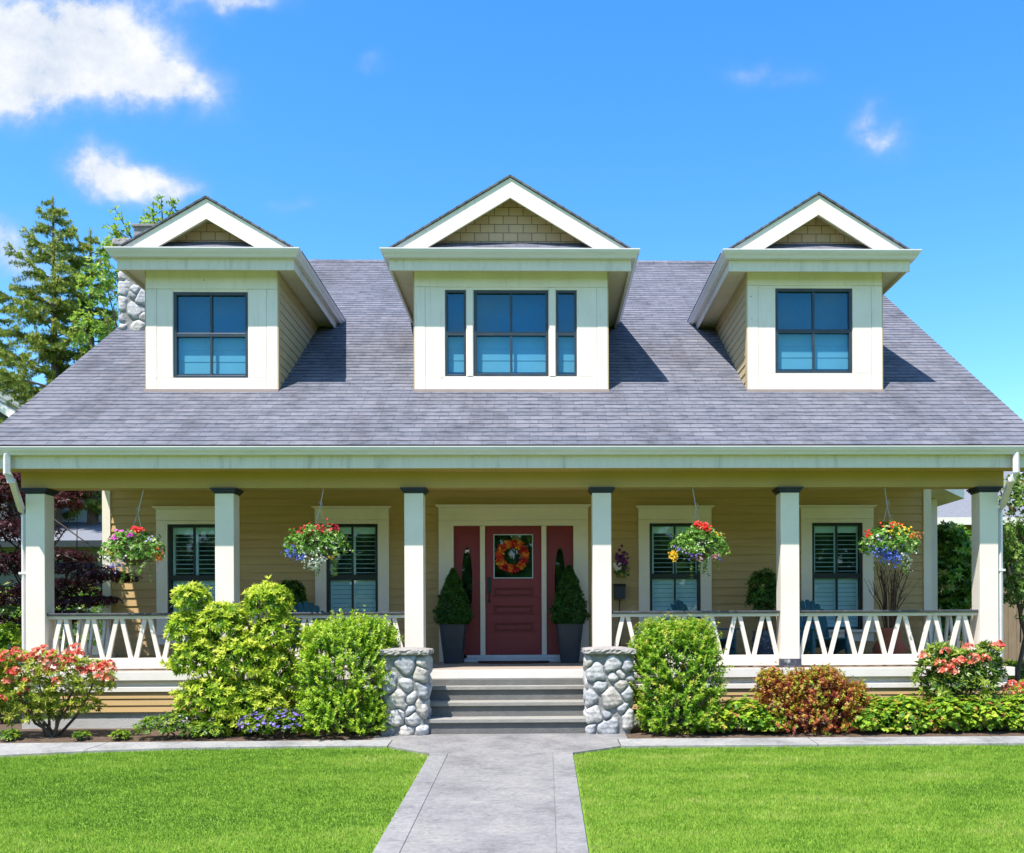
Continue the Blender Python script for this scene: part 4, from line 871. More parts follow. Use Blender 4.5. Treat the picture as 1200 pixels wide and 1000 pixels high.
def petal(name, c, c2=None): return leafmat(name, [(0.0, c), (1.0, c2 or tuple(min(1, x * 1.5) for x in c))], 0.25)
PET = dict(crimson=petal('crimson_petals', (0.26, 0.004, 0.010), (0.52, 0.010, 0.03)), red=petal('red_petals', (0.50, 0.006, 0.006), (0.78, 0.015, 0.012)), magenta=petal('magenta_petals', (0.52, 0.02, 0.42), (0.75, 0.10, 0.62)), white_=petal('white_petals', (0.70, 0.70, 0.62), (0.85, 0.85, 0.80)),
           blue=petal('blue_petals', (0.05, 0.09, 0.50), (0.18, 0.28, 0.75)), yellow=petal('yellow_petals', (0.75, 0.36, 0.01), (0.85, 0.62, 0.03)), lilac=petal('lilac_petals', (0.42, 0.34, 0.62), (0.68, 0.60, 0.80)),
           orange=petal('orange_petals', (0.70, 0.12, 0.02), (0.80, 0.28, 0.06)), purple=petal('purple_petals', (0.10, 0.015, 0.10), (0.24, 0.03, 0.20)), pink=petal('pink_petals', (0.70, 0.30, 0.35), (0.80, 0.50, 0.55)), violet=petal('violet_petals', (0.16, 0.10, 0.52), (0.33, 0.22, 0.74)))


# ------------------------------------------------------------------ shrubs in the front bed
def shrub(name, label, cat, base, blobs, n, k, L, Wd, m, seed, ang=(0.5, 1.3), inner=0.62, up=0.3, cull=0.75, nstem=9, group=None, zmin=None, tipv=True, core=0.5, spray=0, step=0.03):
    rng = np.random.default_rng(seed); bz = 0.05
    o = thing(name, (base[0], base[1], bz), label, cat, group)
    p, d, rad = shoots(blobs, n, rng, inner, up, cull, zmin=zmin or bz + 0.03)
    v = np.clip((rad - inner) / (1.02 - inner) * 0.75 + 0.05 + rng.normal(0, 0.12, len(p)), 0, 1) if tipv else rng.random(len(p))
    if spray:      # every shoot is a short sprig of leaf pairs that leans outwards and up
        dd = norm(d + np.array([0, 0, 0.55]) + rng.normal(0, 0.15, d.shape)); ln = rng.uniform(0.5, 1.0, len(p)) * (1 + 0.9 * (rng.random(len(p)) < 0.10)); P_, D_, V_ = [], [], []
        for j in range(spray): P_.append(p + dd * (step * (j - spray * 0.45) * ln)[:, None]); D_.append(dd); V_.append(np.clip(v * 0.75 + 0.32 * j / (spray - 1) - 0.06, 0, 1))
        p, d, v = np.concatenate(P_), np.concatenate(D_), np.concatenate(V_)
    parts = [whorl(p, d, k, L, Wd, ang[0], ang[1], rng, v=v)]
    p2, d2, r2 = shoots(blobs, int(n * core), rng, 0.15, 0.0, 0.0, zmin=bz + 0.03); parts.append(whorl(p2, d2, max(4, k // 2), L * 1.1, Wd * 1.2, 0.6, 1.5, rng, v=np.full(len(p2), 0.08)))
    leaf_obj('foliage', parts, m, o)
    tips = [blobs[i % len(blobs)][0] + rng.normal(0, 0.3, 3) * blobs[i % len(blobs)][1] for i in range(nstem)]
    stems_mb((base[0], base[1], bz - 0.03), tips, 0.016, 0.005, rng).build('stem', bark, o)
    return o, rng

Yb = -0.78
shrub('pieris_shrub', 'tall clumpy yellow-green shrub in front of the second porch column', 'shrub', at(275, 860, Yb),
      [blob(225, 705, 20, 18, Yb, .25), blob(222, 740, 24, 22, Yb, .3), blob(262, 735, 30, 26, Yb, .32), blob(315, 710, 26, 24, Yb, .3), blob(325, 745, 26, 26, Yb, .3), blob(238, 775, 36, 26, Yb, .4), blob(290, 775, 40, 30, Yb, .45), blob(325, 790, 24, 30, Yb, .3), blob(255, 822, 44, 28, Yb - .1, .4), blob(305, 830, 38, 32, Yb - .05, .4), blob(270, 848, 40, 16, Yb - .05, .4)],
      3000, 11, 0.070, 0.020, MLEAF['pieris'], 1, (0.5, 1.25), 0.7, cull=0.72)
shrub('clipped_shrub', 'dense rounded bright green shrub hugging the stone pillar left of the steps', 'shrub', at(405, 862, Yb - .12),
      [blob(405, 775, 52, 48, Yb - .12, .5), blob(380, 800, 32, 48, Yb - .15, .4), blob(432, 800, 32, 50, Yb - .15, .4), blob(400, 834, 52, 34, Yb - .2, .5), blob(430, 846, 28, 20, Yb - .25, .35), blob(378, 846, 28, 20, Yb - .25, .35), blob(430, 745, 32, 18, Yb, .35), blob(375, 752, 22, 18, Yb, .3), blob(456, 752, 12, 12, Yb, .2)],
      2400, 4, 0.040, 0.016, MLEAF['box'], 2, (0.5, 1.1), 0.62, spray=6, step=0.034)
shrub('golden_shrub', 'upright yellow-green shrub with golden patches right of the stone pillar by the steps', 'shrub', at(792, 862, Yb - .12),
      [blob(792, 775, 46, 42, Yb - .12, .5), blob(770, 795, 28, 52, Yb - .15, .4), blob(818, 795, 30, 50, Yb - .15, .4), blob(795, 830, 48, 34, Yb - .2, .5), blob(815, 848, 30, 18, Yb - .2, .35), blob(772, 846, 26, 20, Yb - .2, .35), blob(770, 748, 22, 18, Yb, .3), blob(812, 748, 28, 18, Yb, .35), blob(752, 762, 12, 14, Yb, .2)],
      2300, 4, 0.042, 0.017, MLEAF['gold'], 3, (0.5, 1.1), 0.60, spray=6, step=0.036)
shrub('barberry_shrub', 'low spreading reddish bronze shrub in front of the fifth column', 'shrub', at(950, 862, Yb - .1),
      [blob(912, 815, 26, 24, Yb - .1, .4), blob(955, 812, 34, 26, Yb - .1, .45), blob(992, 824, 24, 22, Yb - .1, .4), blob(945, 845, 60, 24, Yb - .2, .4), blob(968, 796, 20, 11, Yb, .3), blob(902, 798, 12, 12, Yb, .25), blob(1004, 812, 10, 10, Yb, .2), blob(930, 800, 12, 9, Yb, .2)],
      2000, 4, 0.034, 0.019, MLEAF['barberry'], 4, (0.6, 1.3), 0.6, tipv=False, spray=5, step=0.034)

def ground_cover(name, label, cat, blobs, base, n, k, L, Wd, m, seed, blooms=None):
    o, rng = shrub(name, label, cat, base, blobs, n, k, L, Wd, m, seed, (1.0, 1.6), 0.6, 1.3, nstem=6, tipv=False, core=0.3)
    if blooms:
        for (mat_, cnt, r, pet, lab) in blooms:
            p, d, _ = shoots(blobs, cnt * 2, rng, 0.98, 0.9, 0.9); p = p[:cnt] + np.array([0, -0.01, 0.025]); leaf_obj('blossom', [flowers(p, d[:cnt], pet, r, rng)], PET[mat_], o, lab)
    return o
ground_cover('geranium_patch', 'wide low light green ground cover with a few reddish leaves along the right sidewalk', 'ground cover',
    [blob(1010 + 24 * i, 842 + (i % 2) * 3 - (3 if i > 3 else 0), 22, 20 + (i % 3) * 3, -1.02 + 0.08 * (i % 2), .32) for i in range(9)] + [blob(1020 + 40 * i, 830, 24, 14, -0.7, .3) for i in range(5)], at(1095, 862, -1.0), 4600, 5, 0.046, 0.040, MLEAF['cover'], 6)
ground_cover('geranium_clump', 'small low green ground cover between the golden and the reddish shrubs', 'ground cover',
    [blob(835, 845, 26, 18, -1.05, .28), blob(870, 840, 30, 20, -1.0, .3), blob(900, 848, 24, 14, -1.05, .26)], at(865, 862, -1.0), 1500, 5, 0.046, 0.040, MLEAF['cover'], 7)
ground_cover('bellflower_clump', 'low clump of violet bellflowers at the edge of the sidewalk', 'flowers',
    [blob(305, 852, 24, 12, -1.25, .2), blob(335, 850, 24, 14, -1.22, .2), blob(318, 842, 22, 10, -1.15, .18)], at(320, 862, -1.2), 480, 6, 0.035, 0.018, MLEAF['low'], 8, [('violet', 150, 0.026, 5, 'violet bell flowers')])
ground_cover('weedy_plant', 'loose light green low plant before the tan porch skirt', 'plant',
    [blob(185, 852, 26, 12, -1.2, .22), blob(210, 850, 22, 16, -1.15, .22), blob(240, 856, 26, 10, -1.2, .2)], at(200, 862, -1.2), 520, 6, 0.045, 0.018, MLEAF['low'], 9, [('lilac', 10, 0.018, 5, 'pale lilac flowers')])
ground_cover('corner_groundcover', 'short plants of the bed under the right end column', 'ground cover',
    [blob(1196, 836, 16, 16, -0.9, .25), blob(1215, 838, 16, 16, -0.9, .25)], at(1200, 862, -0.9), 260, 5, 0.05, 0.034, MLEAF['barberry'], 10)

def azalea(name, label, base, blobs, n, trusses, seed, m, L, stems, tr_r=0.058, group=None, fl=11):
    rng = np.random.default_rng(seed); o = thing(name, (base[0], base[1], 0.05), label, 'shrub', group)
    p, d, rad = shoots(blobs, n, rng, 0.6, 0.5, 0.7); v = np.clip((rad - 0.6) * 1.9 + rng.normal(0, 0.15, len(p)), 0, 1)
    leaf_obj('foliage', [whorl(p, d, 9, L, L * 0.30, 0.6, 1.4, rng, v=v)], m, o)
    fp, fd = [], []
    for (px, py, Y) in trusses:
        c = at(px, py, Y); q = rand_dirs(rng, fl); q[:, 2] = np.abs(q[:, 2]) * 0.9; q[:, 1] -= 0.35; q = norm(q); fp.append(c + q * tr_r * rng.uniform(0.7, 1.1, (fl, 1))); fd.append(q)
    leaf_obj('blossom', [flowers(np.concatenate(fp), np.concatenate(fd), 5, 0.034, rng, 0.95, vj=0.2)], MLEAF['coral'], o, 'coral red blossoms')
    stems_mb((base[0], base[1], 0.02), stems, 0.020, 0.007, rng, 0.22).build('stem', bark, o); return o
Ya = -0.95
azalea('azalea_bush', 'coral flowered bush with bare lower stems before the left end column', at(62, 866, Ya),
    [blob(15, 785, 30, 22, Ya, .35), blob(55, 785, 34, 20, Ya, .4), blob(95, 790, 34, 18, Ya, .35), blob(40, 810, 40, 18, Ya, .4), blob(85, 805, 34, 14, Ya, .35), blob(8, 815, 20, 22, Ya, .3), blob(-20, 800, 30, 28, Ya, .3), blob(25, 822, 34, 14, Ya, .35), blob(70, 818, 34, 10, Ya, .35), blob(112, 802, 22, 12, Ya, .3), blob(45, 836, 34, 12, Ya, .35), blob(90, 828, 28, 10, Ya, .3), blob(12, 840, 24, 14, Ya, .3)], 1900,
    [(x, y, Ya - 0.22 - 0.1 * ((x * 7) % 3) / 3) for x, y in ((5, 775), (20, 765), (38, 770), (30, 775), (50, 762), (62, 768), (55, 778), (20, 788), (88, 760), (92, 766), (75, 782), (33, 797), (68, 800), (96, 784), (120, 782), (128, 778), (118, 793), (126, 797), (10, 800), (2, 820), (50, 786), (108, 783), (84, 775), (-8, 790), (45, 790), (130, 786), (28, 812), (8, 768), (26, 774), (44, 766), (46, 774), (70, 774), (80, 768), (14, 790), (60, 790), (102, 790), (2, 786), (36, 784), (-4, 772), (114, 786), (64, 784))], 31,
    MLEAF['azalea'], 0.060, [at(x, y, Ya) for x, y in ((10, 800), (25, 805), (45, 800), (62, 795), (80, 800), (98, 795), (112, 795), (35, 812), (72, 808), (5, 815))])
for k, (px, py, w_, lab) in enumerate(((12, 862, 10, 'tiny green plant at the foot of the left drainpipe'), (96, 863, 8, 'tiny green plant in bare soil under the right half of the left coral bush'), (142, 862, 11, 'tiny green plant on bare soil between the coral bush and the loose light green plant'))):
    ground_cover('bed_plant', lab, 'plant', [blob(px, py, w_, 6, -1.26, .13)], at(px, 864, -1.26), 60, 5, 0.04, 0.02, MLEAF['low'], 12 + k)
azalea('rhododendron_bush', 'coral flowered bush with dark leaves before the right end column', at(1120, 850, -0.62),
    [blob(1095, 790, 22, 20, -0.62, .3), blob(1125, 785, 28, 22, -0.62, .35), blob(1150, 785, 22, 22, -0.62, .3), blob(1110, 805, 32, 16, -0.7, .35), blob(1140, 805, 28, 16, -0.65, .35), blob(1158, 768, 12, 12, -0.6, .2), blob(1103, 768, 14, 12, -0.6, .2)], 620,
    [(x, y, -0.95) for x, y in ((1081, 770), (1108, 766), (1102, 778), (1112, 784), (1118, 788), (1106, 787), (1135, 760), (1126, 776), (1136, 778), (1146, 774), (1154, 774), (1141, 772), (1166, 759), (1170, 757), (1119, 778))], 32,
    MLEAF['rhodo'], 0.095, [at(x, y, -0.62) for x, y in ((1095, 800), (1110, 795), (1125, 795), (1140, 795), (1152, 790), (1130, 780))], 0.062, fl=12)
azalea('low_azalea', 'small coral flowered plant at the far right corner of the porch', at(1192, 850, -0.5),
    [blob(1190, 815, 12, 12, -0.5, .2), blob(1206, 812, 14, 14, -0.5, .2)], 150, [(1186, 803, -0.75), (1194, 812, -0.78), (1200, 806, -0.7), (1180, 808, -0.7), (1190, 817, -0.75)], 33, MLEAF['azalea'], 0.05, [at(1190, 818, -0.5), at(1204, 815, -0.5)])
shrub('green_bush', 'bright green bush at the left edge behind the drainpipe', 'shrub', at(0, 850, 0.6), [blob(2, 762, 20, 30, 0.6, .4), blob(-25, 770, 26, 36, 0.6, .4), blob(-5, 800, 28, 36, 0.7, .4)], 1300, 8, 0.05, 0.018, MLEAF['box'], 35)


# ------------------------------------------------------------------ trees
def tree_limbs(rng, base, top, r, tips, rr=0.35):
    mb = MB(); b = np.array(base, float); t = np.array(top, float); path = [b + (t - b) * f + rng.normal(0, 0.05, 3) * (1, 1, 0) * (f > 0) for f in np.linspace(0, 1, 6)]
    mb.tube(path, [r * (1.25 - 0.85 * f) for f in np.linspace(0, 1, 6)], 8)
    for q in tips:
        q = np.array(q, float); f = rng.uniform(0.35, 0.95); s = b + (t - b) * f; m1 = s + (q - s) * 0.5 + rng.normal(0, 0.12, 3); mb.tube([s, m1, q], [r * rr * (1.2 - f * 0.6), r * rr * 0.5, r * 0.06], 6)
    return mb
def maple():
    rng = np.random.default_rng(41); Y = 3.2; b = at(60, 850, Y)
    o = thing('japanese_maple', (b[0], b[1], 0.05), 'dark red Japanese maple spreading beside the left end of the porch', 'tree')
    bl = []
    for (px, py, rx, rz, YY, ry) in ((10, 575, 50, 26, 3.0, .7), (-40, 600, 60, 40, 3.0, .8), (70, 590, 26, 12, 3.2, .4), (85, 572, 22, 10, 3.4, .4), (20, 625, 46, 16, 2.8, .6), (60, 655, 55, 12, 2.7, .6), (15, 665, 46, 18, 2.9, .6), (95, 668, 40, 8, 2.0, .5), (118, 675, 36, 6, 1.6, .4), (70, 690, 60, 12, 2.6, .6), (30, 705, 50, 14, 2.8, .6), (88, 706, 44, 9, 2.2, .45), (135, 678, 28, 4.5, 1.5, .3), (112, 704, 30, 6, 1.8, .3), (70, 725, 42, 10, 2.8, .5), (10, 735, 30, 14, 3.0, .5), (-60, 680, 50, 50, 3.0, .8)):
        bl.append(blob(px, py, rx, rz, YY, ry))
    p, d, rad = shoots(bl, 5200, rng, 0.3, 0.6, 0.0)
    hz = np.clip((p[:, 2] - 2.6) / 1.1, 0, 1)  # sunlit crown top painted in: leaf tint reddens with height
    leaf_obj('foliage', [whorl(p, d, 6, 0.075, 0.026, 1.0, 1.9, rng, v=np.clip(0.1 + 0.15 * rng.random(len(p)) + 0.55 * hz * rng.random(len(p)), 0, 1), curl=0.3)], MLEAF['maple'], o)
    tree_limbs(rng, (b[0], b[1], 0.0), bl[0][0] + np.array([0.5, 0, -0.1]), 0.055, [x[0] for x in bl] + [x[0] + rng.normal(0, .4, 3) * x[1] * 2 for x in bl]).build('trunk', darkbark, o)
    # added tree out of view, crown shaped to block sun from the porch end
    rng = np.random.default_rng(42); o = thing('japanese_maple', (-9.0, 0.3, 0.05), 'added unseen red-leaved tree at far left, placed only to shade the porch end', 'tree')
    bl = [(np.array(c), np.array(r)) for c, r in (((-8.45, -0.1, 5.0), (0.5, 0.8, 0.6)), ((-8.45, -0.2, 5.9), (0.5, 0.85, 0.6)), ((-8.5, -0.3, 6.8), (0.5, 0.8, 0.6)), ((-9.2, 0.0, 5.6), (0.7, 0.8, 0.8)), ((-8.5, -0.35, 7.4), (0.4, 0.6, 0.4)))]
    p, d, rad = shoots(bl, 4200, rng, 0.2, 0.5, 0.0); leaf_obj('foliage', [whorl(p, d, 6, 0.095, 0.042, 0.9, 1.8, rng)], MLEAF['maple'], o)
    tree_limbs(rng, (-9.0, 0.3, 0.0), (-9.1, 0.1, 5.6), 0.09, [x[0] for x in bl]).build('trunk', darkbark, o)
maple()

def conifer(px, ptop, Y, label, seed, rad0, nbr, tfrac, m, slope=0.5, dens=26, name='spruce_tree'):
    rng = np.random.default_rng(seed); top = at(px, ptop, Y); H = top[2]; o = thing(name, (top[0], Y, 0.0), label, 'tree')
    mb = MB(); mb.tube([(top[0], Y, 0), (top[0] + 0.05, Y, H * 0.5), (top[0], Y, H)], [0.24, 0.14, 0.015], 8)
    P, D, VV = [], [], []
    for i in range(nbr):
        f = (i + rng.random()) / nbr; z = H * (tfrac + (0.985 - tfrac) * f); L = rad0 * (1 - f) ** 0.72 * rng.uniform(0.6, 1.2) + 0.12; az = i * 2.399963 + rng.normal(0, 0.3); hd = np.array([math.cos(az), math.sin(az), 0])
        pts = []; rise = rng.uniform(0.18, 0.62)
        for t in np.linspace(0, 1, 7): pts.append(np.array([top[0], Y, z]) + hd * L * t + np.array([0, 0, L * (rise * t - 0.30 * t * t + 0.25 * t ** 4)]))
        mb.tube(pts, [0.028 * (1 - 0.85 * t) * (0.5 + L / rad0) for t in np.linspace(0, 1, 7)], 5)
        nb = int(dens * L) + 4
        for k in range(nb):
            t = rng.uniform(0.15, 1.0); q = np.array(pts[0]) * 0; j = min(int(t * 6), 5); fr = t * 6 - j; q = pts[j] * (1 - fr) + pts[j + 1] * fr
            side = rng.choice([-1, 1]) * rng.uniform(0.5, 1.1); a2 = az + side; ll = (0.16 + 0.55 * (1 - t) * min(L, 1.6)) * rng.uniform(0.5, 1.1); dd = np.array([math.cos(a2), math.sin(a2), rng.uniform(-0.35, 0.30)]); nn = max(3, int(ll / 0.05))
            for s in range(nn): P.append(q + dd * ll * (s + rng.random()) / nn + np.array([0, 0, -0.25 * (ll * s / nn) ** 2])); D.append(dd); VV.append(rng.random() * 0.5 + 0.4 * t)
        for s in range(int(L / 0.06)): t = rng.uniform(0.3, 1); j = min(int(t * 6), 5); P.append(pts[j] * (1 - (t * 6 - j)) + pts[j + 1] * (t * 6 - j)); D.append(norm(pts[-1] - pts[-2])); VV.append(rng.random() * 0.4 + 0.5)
    for s in np.linspace(0.93, 1.0, 18): P.append(np.array([top[0], Y, H * s])); D.append(np.array([0, 0, 1.0])); VV.append(0.5)
    P = np.array(P); D = norm(np.array(D)); print(name, len(P))
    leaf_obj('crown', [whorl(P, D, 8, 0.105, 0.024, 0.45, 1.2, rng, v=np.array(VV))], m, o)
    mb.build('trunk', bark, o)
conifer(62, 232, 15.0, 'tall open spruce with a thin leader behind the left roof slope', 51, 2.9, 84, 0.34, MLEAF['conifer'], dens=12)
conifer(106, 270, 15.6, 'shorter spruce close beside the chimney, right of the tall one', 52, 2.2, 62, 0.38, MLEAF['conifer'], dens=12)
conifer(-8, 340, 16.5, 'spruce at the left picture edge with drooping outer branches', 53, 2.6, 60, 0.34, MLEAF['conifer'], dens=13)

def leafy_tree(name, label, px, py_top, Y, blobs, n, L, m, seed, twigs=(), k=6, trunk_r=0.16):
    rng = np.random.default_rng(seed); top = at(px, py_top, Y); o = thing(name, (top[0], Y, 0.0), label, 'tree')
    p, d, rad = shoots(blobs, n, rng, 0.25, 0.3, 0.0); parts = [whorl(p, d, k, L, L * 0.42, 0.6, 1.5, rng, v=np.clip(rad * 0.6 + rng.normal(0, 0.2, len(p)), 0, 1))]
    tp = [b[0] + rng.normal(0, 0.5, 3) * b[1] for b in blobs for _ in range(3)]
    mb = tree_limbs(rng, (top[0], Y, 0.0), (top[0], Y, top[2] * 0.8), trunk_r, tp)
    for (ax, ay, bx, by_) in twigs:      # single leafy twigs that stick out of the crown
        a, b = at(ax, ay, Y), at(bx, by_, Y); mb.tube([a, (a + b) / 2 + rng.normal(0, 0.06, 3), b], [0.03, 0.02, 0.008], 5)
        t = rng.random(26) ** 0.8; q = a + (b - a) * t[:, None] + rng.normal(0, 0.07, (26, 3)); parts.append(whorl(q, norm(np.repeat((b - a)[None], 26, 0)), 4, L, L * 0.4, 0.5, 1.2, rng))
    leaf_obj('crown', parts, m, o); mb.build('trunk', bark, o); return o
Yt = 13.0
leafy_tree('alder_tree', 'leafy green tree whose twigs show above the chimney', 165, 240, Yt,
    [blob(120, 345, 26, 40, Yt, .7), blob(135, 300, 16, 22, Yt, .5), blob(180, 275, 18, 16, Yt, .5), blob(190, 330, 40, 50, Yt, 1.0), blob(110, 395, 26, 30, Yt, .7)], 620, 0.13, MLEAF['tree'], 61,
    [(180, 285, 189, 232), (172, 288, 172, 248), (188, 275, 206, 234), (160, 290, 135, 245), (158, 295, 125, 262), (150, 290, 133, 272), (196, 270, 208, 250), (178, 280, 180, 240), (150, 300, 122, 285)])

shrub('laurel_bush', 'tall glossy green bush beyond the right end of the porch', 'shrub', at(1112, 780, 5.2), [blob(1112, 645, 20, 30, 5.2, .6), blob(1102, 680, 26, 36, 5.2, .6), blob(1130, 690, 22, 30, 5.2, .6), blob(1115, 730, 40, 40, 5.2, .7), blob(1128, 650, 12, 16, 5.2, .4)], 1300, 8, 0.11, 0.045, MLEAF['laurel'], 63)
leafy_tree('climbing_rose', 'leafy climber with thin pale stems at the right picture edge', 1195, 560, 2.2,
    [blob(1192, 590, 22, 26, 2.2, .4), blob(1200, 640, 24, 36, 2.2, .5), blob(1184, 660, 16, 30, 2.0, .3), blob(1188, 700, 18, 26, 2.0, .3), blob(1210, 560, 20, 30, 2.3, .4), blob(1176, 630, 9, 20, 2.0, .25), blob(1215, 700, 26, 50, 2.2, .5)], 900, 0.075, MLEAF['vine'], 64, [(1190, 600, 1172, 575), (1192, 580, 1182, 556), (1186, 690, 1174, 650)], trunk_r=0.035)
shrub('back_hedge', 'dark green hedge closing the view left of the house', 'hedge', at(20, 800, 7.5), [blob(-60 + 40 * i, 735 + 4 * (i % 2), 36, 46, 7.5, .7) for i in range(5)], 1500, 7, 0.09, 0.04, MLEAF['laurel'], 65)
shrub('side_hedge', 'low green hedge in the side yard right of the house', 'hedge', at(1180, 800, 5.0), [blob(1178 + 26 * i, 792, 22, 16, 3.2, .5) for i in range(4)], 700, 7, 0.06, 0.03, MLEAF['low'], 66)

def street_trees():     # the far side of the street, seen mirrored in the panes
    rng = np.random.default_rng(70); bl = []
    for i in range(17): x = -48 + 6 * i; h = rng.uniform(7.5, 11.5); bl += [(np.array([x, -42 + rng.uniform(-2, 2), h * 0.55]), np.array([4.2, 3.0, h * 0.5])), (np.array([x + 3, -41, 2.2]), np.array([4, 2, 3.0]))]
    p, d, rad = shoots(bl, 5200, rng, 0.5, 0.2, 0.4); o = leaf_obj('treeline', [whorl(p, d, 5, 0.95, 0.55, 0.6, 1.5, rng)], MLEAF['laurel'], None); tag(o, kind='stuff')
street_trees()

# neighbours and fence
def gable_house(name, label, x0, x1, y0, y1, zw, zr, wm, rm, axis='y', over=0.5, trim_m=white):
    o = thing(name, ((x0 + x1) / 2, y0, 0.0), label, 'house'); cx = (x0 + x1) / 2; cy = (y0 + y1) / 2
    mb = MB()
    if axis == 'y': mb.extrude([(x0, y0, 0), (x1, y0, 0), (x1, y0, zw), (cx, y0, zr - 0.1), (x0, y0, zw)], (0, y1 - y0, 0))
    else: mb.extrude([(x0, y0, 0), (x0, y1, 0), (x0, y1, zw), (x0, cy, zr - 0.1), (x0, y0, zw)], (x1 - x0, 0, 0))
    mb.build('wall', wm, o); rf = MB(); tr = MB()
    for sg in (-1, 1):
        if axis == 'y':
            k = (zr - zw) / (cx - x0); xe = cx + sg * ((cx - x0) + over); ze = zr - k * ((cx - x0) + over)
            rf.extrude([(cx, y0 - over, zr), (xe, y0 - over, ze), (xe, y0 - over, ze - 0.14), (cx, y0 - over, zr - 0.14)], (0, y1 - y0 + 2 * over, 0)); tr.extrude([(cx, y0 - over - 0.04, zr - 0.03), (xe, y0 - over - 0.04, ze - 0.03), (xe, y0 - over - 0.04, ze - 0.27), (cx, y0 - over - 0.04, zr - 0.27)], (0, 0.035, 0)); MB().box(xe - 0.06, y0 - over, ze - 0.2, xe + 0.08, y1 + over, ze - 0.03).build('gutter', trim_m, o)
        else:
            k = (zr - zw) / (cy - y0); ye = cy + sg * ((cy - y0) + over); ze = zr - k * ((cy - y0) + over)
            rf.extrude([(x0 - over, cy, zr), (x0 - over, ye, ze), (x0 - over, ye, ze - 0.14), (x0 - over, cy, zr - 0.14)], (x1 - x0 + 2 * over, 0, 0)); MB().box(x0 - over, ye - 0.07 if sg < 0 else ye, ze - 0.17, x1 + over, ye if sg < 0 else ye + 0.07, ze + 0.0).build('gutter', trim_m, o)
    rf.build('roof', rm, o)
    if tr.v: tr.build('barge_board', trim_m, o)
    return o
e = at(30, 480, 14.0); gable_house('neighbour_house', 'grey neighbour house whose roof corner shows at the left edge under the spruces', e[0] - 9, e[0] - 0.5, 14.0, 24.0, e[2] + 0.15, e[2] + 2.9, nwall, paint('pale_metal_roof', (0.28, 0.33, 0.31), 0.1, 0.6, 3, 0.1), 'y')
e = at(75, 637, 12.5); ed = at(165, 637, 12.5); gable_house('neighbour_garage', 'low garage with blue-grey roof behind the red maple', e[0] - 4, ed[0] + 2, 13.0, 19.0, e[2] + 0.2, at(75, 612, 16)[2], nwall, nroof, 'x', trim_m=dark)
e = at(1090, 600, 9.0); r_ = at(1200, 545, 12.0)
gable_house('neighbour_bungalow', 'brown bungalow with grey roof and white gutter seen past the right end of the porch', e[0] + 0.3, e[0] + 14, 9.5, 17.0, e[2] + 0.15, r_[2] + 0.7, nbrown, nroof, 'x')
fx = float(at(1172, 740, 4.0)[0]); fo = MB()
for k in range(26): fo.box(fx + k * 0.152, 4.0, 0.02, fx + k * 0.152 + 0.145, 4.03, 1.95 + 0.01 * (k % 3))
tag(fo.build('wood_fence', fence_m), 'brown vertical board fence beyond the right end of the porch', 'fence')


# ------------------------------------------------------------------ hanging baskets
def hanging_basket(px, py, rx, rz, label, spec, seed, hook_px):
    rng = np.random.default_rng(seed); Y = 0.0; c = at(px, py, Y); s = pxm(Y)
    o = thing('hanging_basket', (c[0], c[1], c[2] - rz / s), label, 'hanging basket', 'flower baskets hanging along the porch beam')
    top = np.array([c[0] + (hook_px - px) / s, 0.06, 3.24]); mb = MB()
    kn = np.array([c[0] * 0.6 + top[0] * 0.4, 0.04, c[2] + 0.50]); mb.tube([top, top + (0, 0, -0.02), kn], 0.006, 5)
    for k in range(3): a = 2.1 * k + 0.4; mb.tube([kn, c + np.array([0.16 * math.cos(a), 0.16 * math.sin(a), 0.03])], 0.0035, 5)
    mb.tube([kn + (0, 0, -0.02), kn + (0.03, 0, 0.03), kn + (0.01, 0, 0.08), kn + (-0.02, 0, 0.05)], 0.006, 5)
    mb.build('hanger', wire, o)
    MB().lathe([(0.06, c[2] - 0.20), (0.13, c[2] - 0.15), (0.17, c[2] - 0.05), (0.18, c[2] + 0.03), (0.15, c[2] + 0.02)], c[0], c[1], 20).build('pot', basket_m, o, smooth=True)
    bl = [blob(px, py + 1, rx * 0.86, rz * 0.9, Y - .02, .30), blob(px - rx * .48, py + 3, rx * .55, rz * .65, Y - .06, .25), blob(px + rx * .48, py + 3, rx * .55, rz * .65, Y - .06, .25), blob(px, py - rz * .5, rx * .55, rz * .4, Y, .22)]
    p, d, rad = shoots(bl, 620, rng, 0.55, 0.15, 0.6); parts = [whorl(p, d, 7, 0.044, 0.020, 0.5, 1.4, rng)]
    for k in range(7):   # trailing strands
        q = c + np.array([rng.uniform(-0.25, 0.28), rng.uniform(-0.25, 0.1), -rz / s * 0.6]); t = np.linspace(0, 1, 9)[:, None]; parts.append(whorl(q + t * np.array([rng.normal(0, .05), 0, -rng.uniform(0.10, 0.26)]), np.repeat(np.array([[0, -0.3, -1.0]]), 9, 0), 4, 0.035, 0.016, 0.6, 1.3, rng))
    leaf_obj('foliage', parts, MLEAF['basket'], o)
    for (col, fx_, fz, sx, sz, cnt, r) in spec:        # bloom patches: offset and spread in photo pixels
        q = at(px + fx_, py + fz, Y - 0.20) + rng.normal(0, 1, (cnt, 3)) * np.array([sx / s, 0.05, sz / s]); dd = norm(np.stack([(q[:, 0] - c[0]) * 1.2, np.full(cnt, -0.5), (q[:, 2] - c[2]) + 0.15], 1) + rng.normal(0, .15, (cnt, 3)))
        leaf_obj('blossom', [flowers(q, dd, 5, r, rng)], PET[col], o, col.strip('_') + ' flowers')
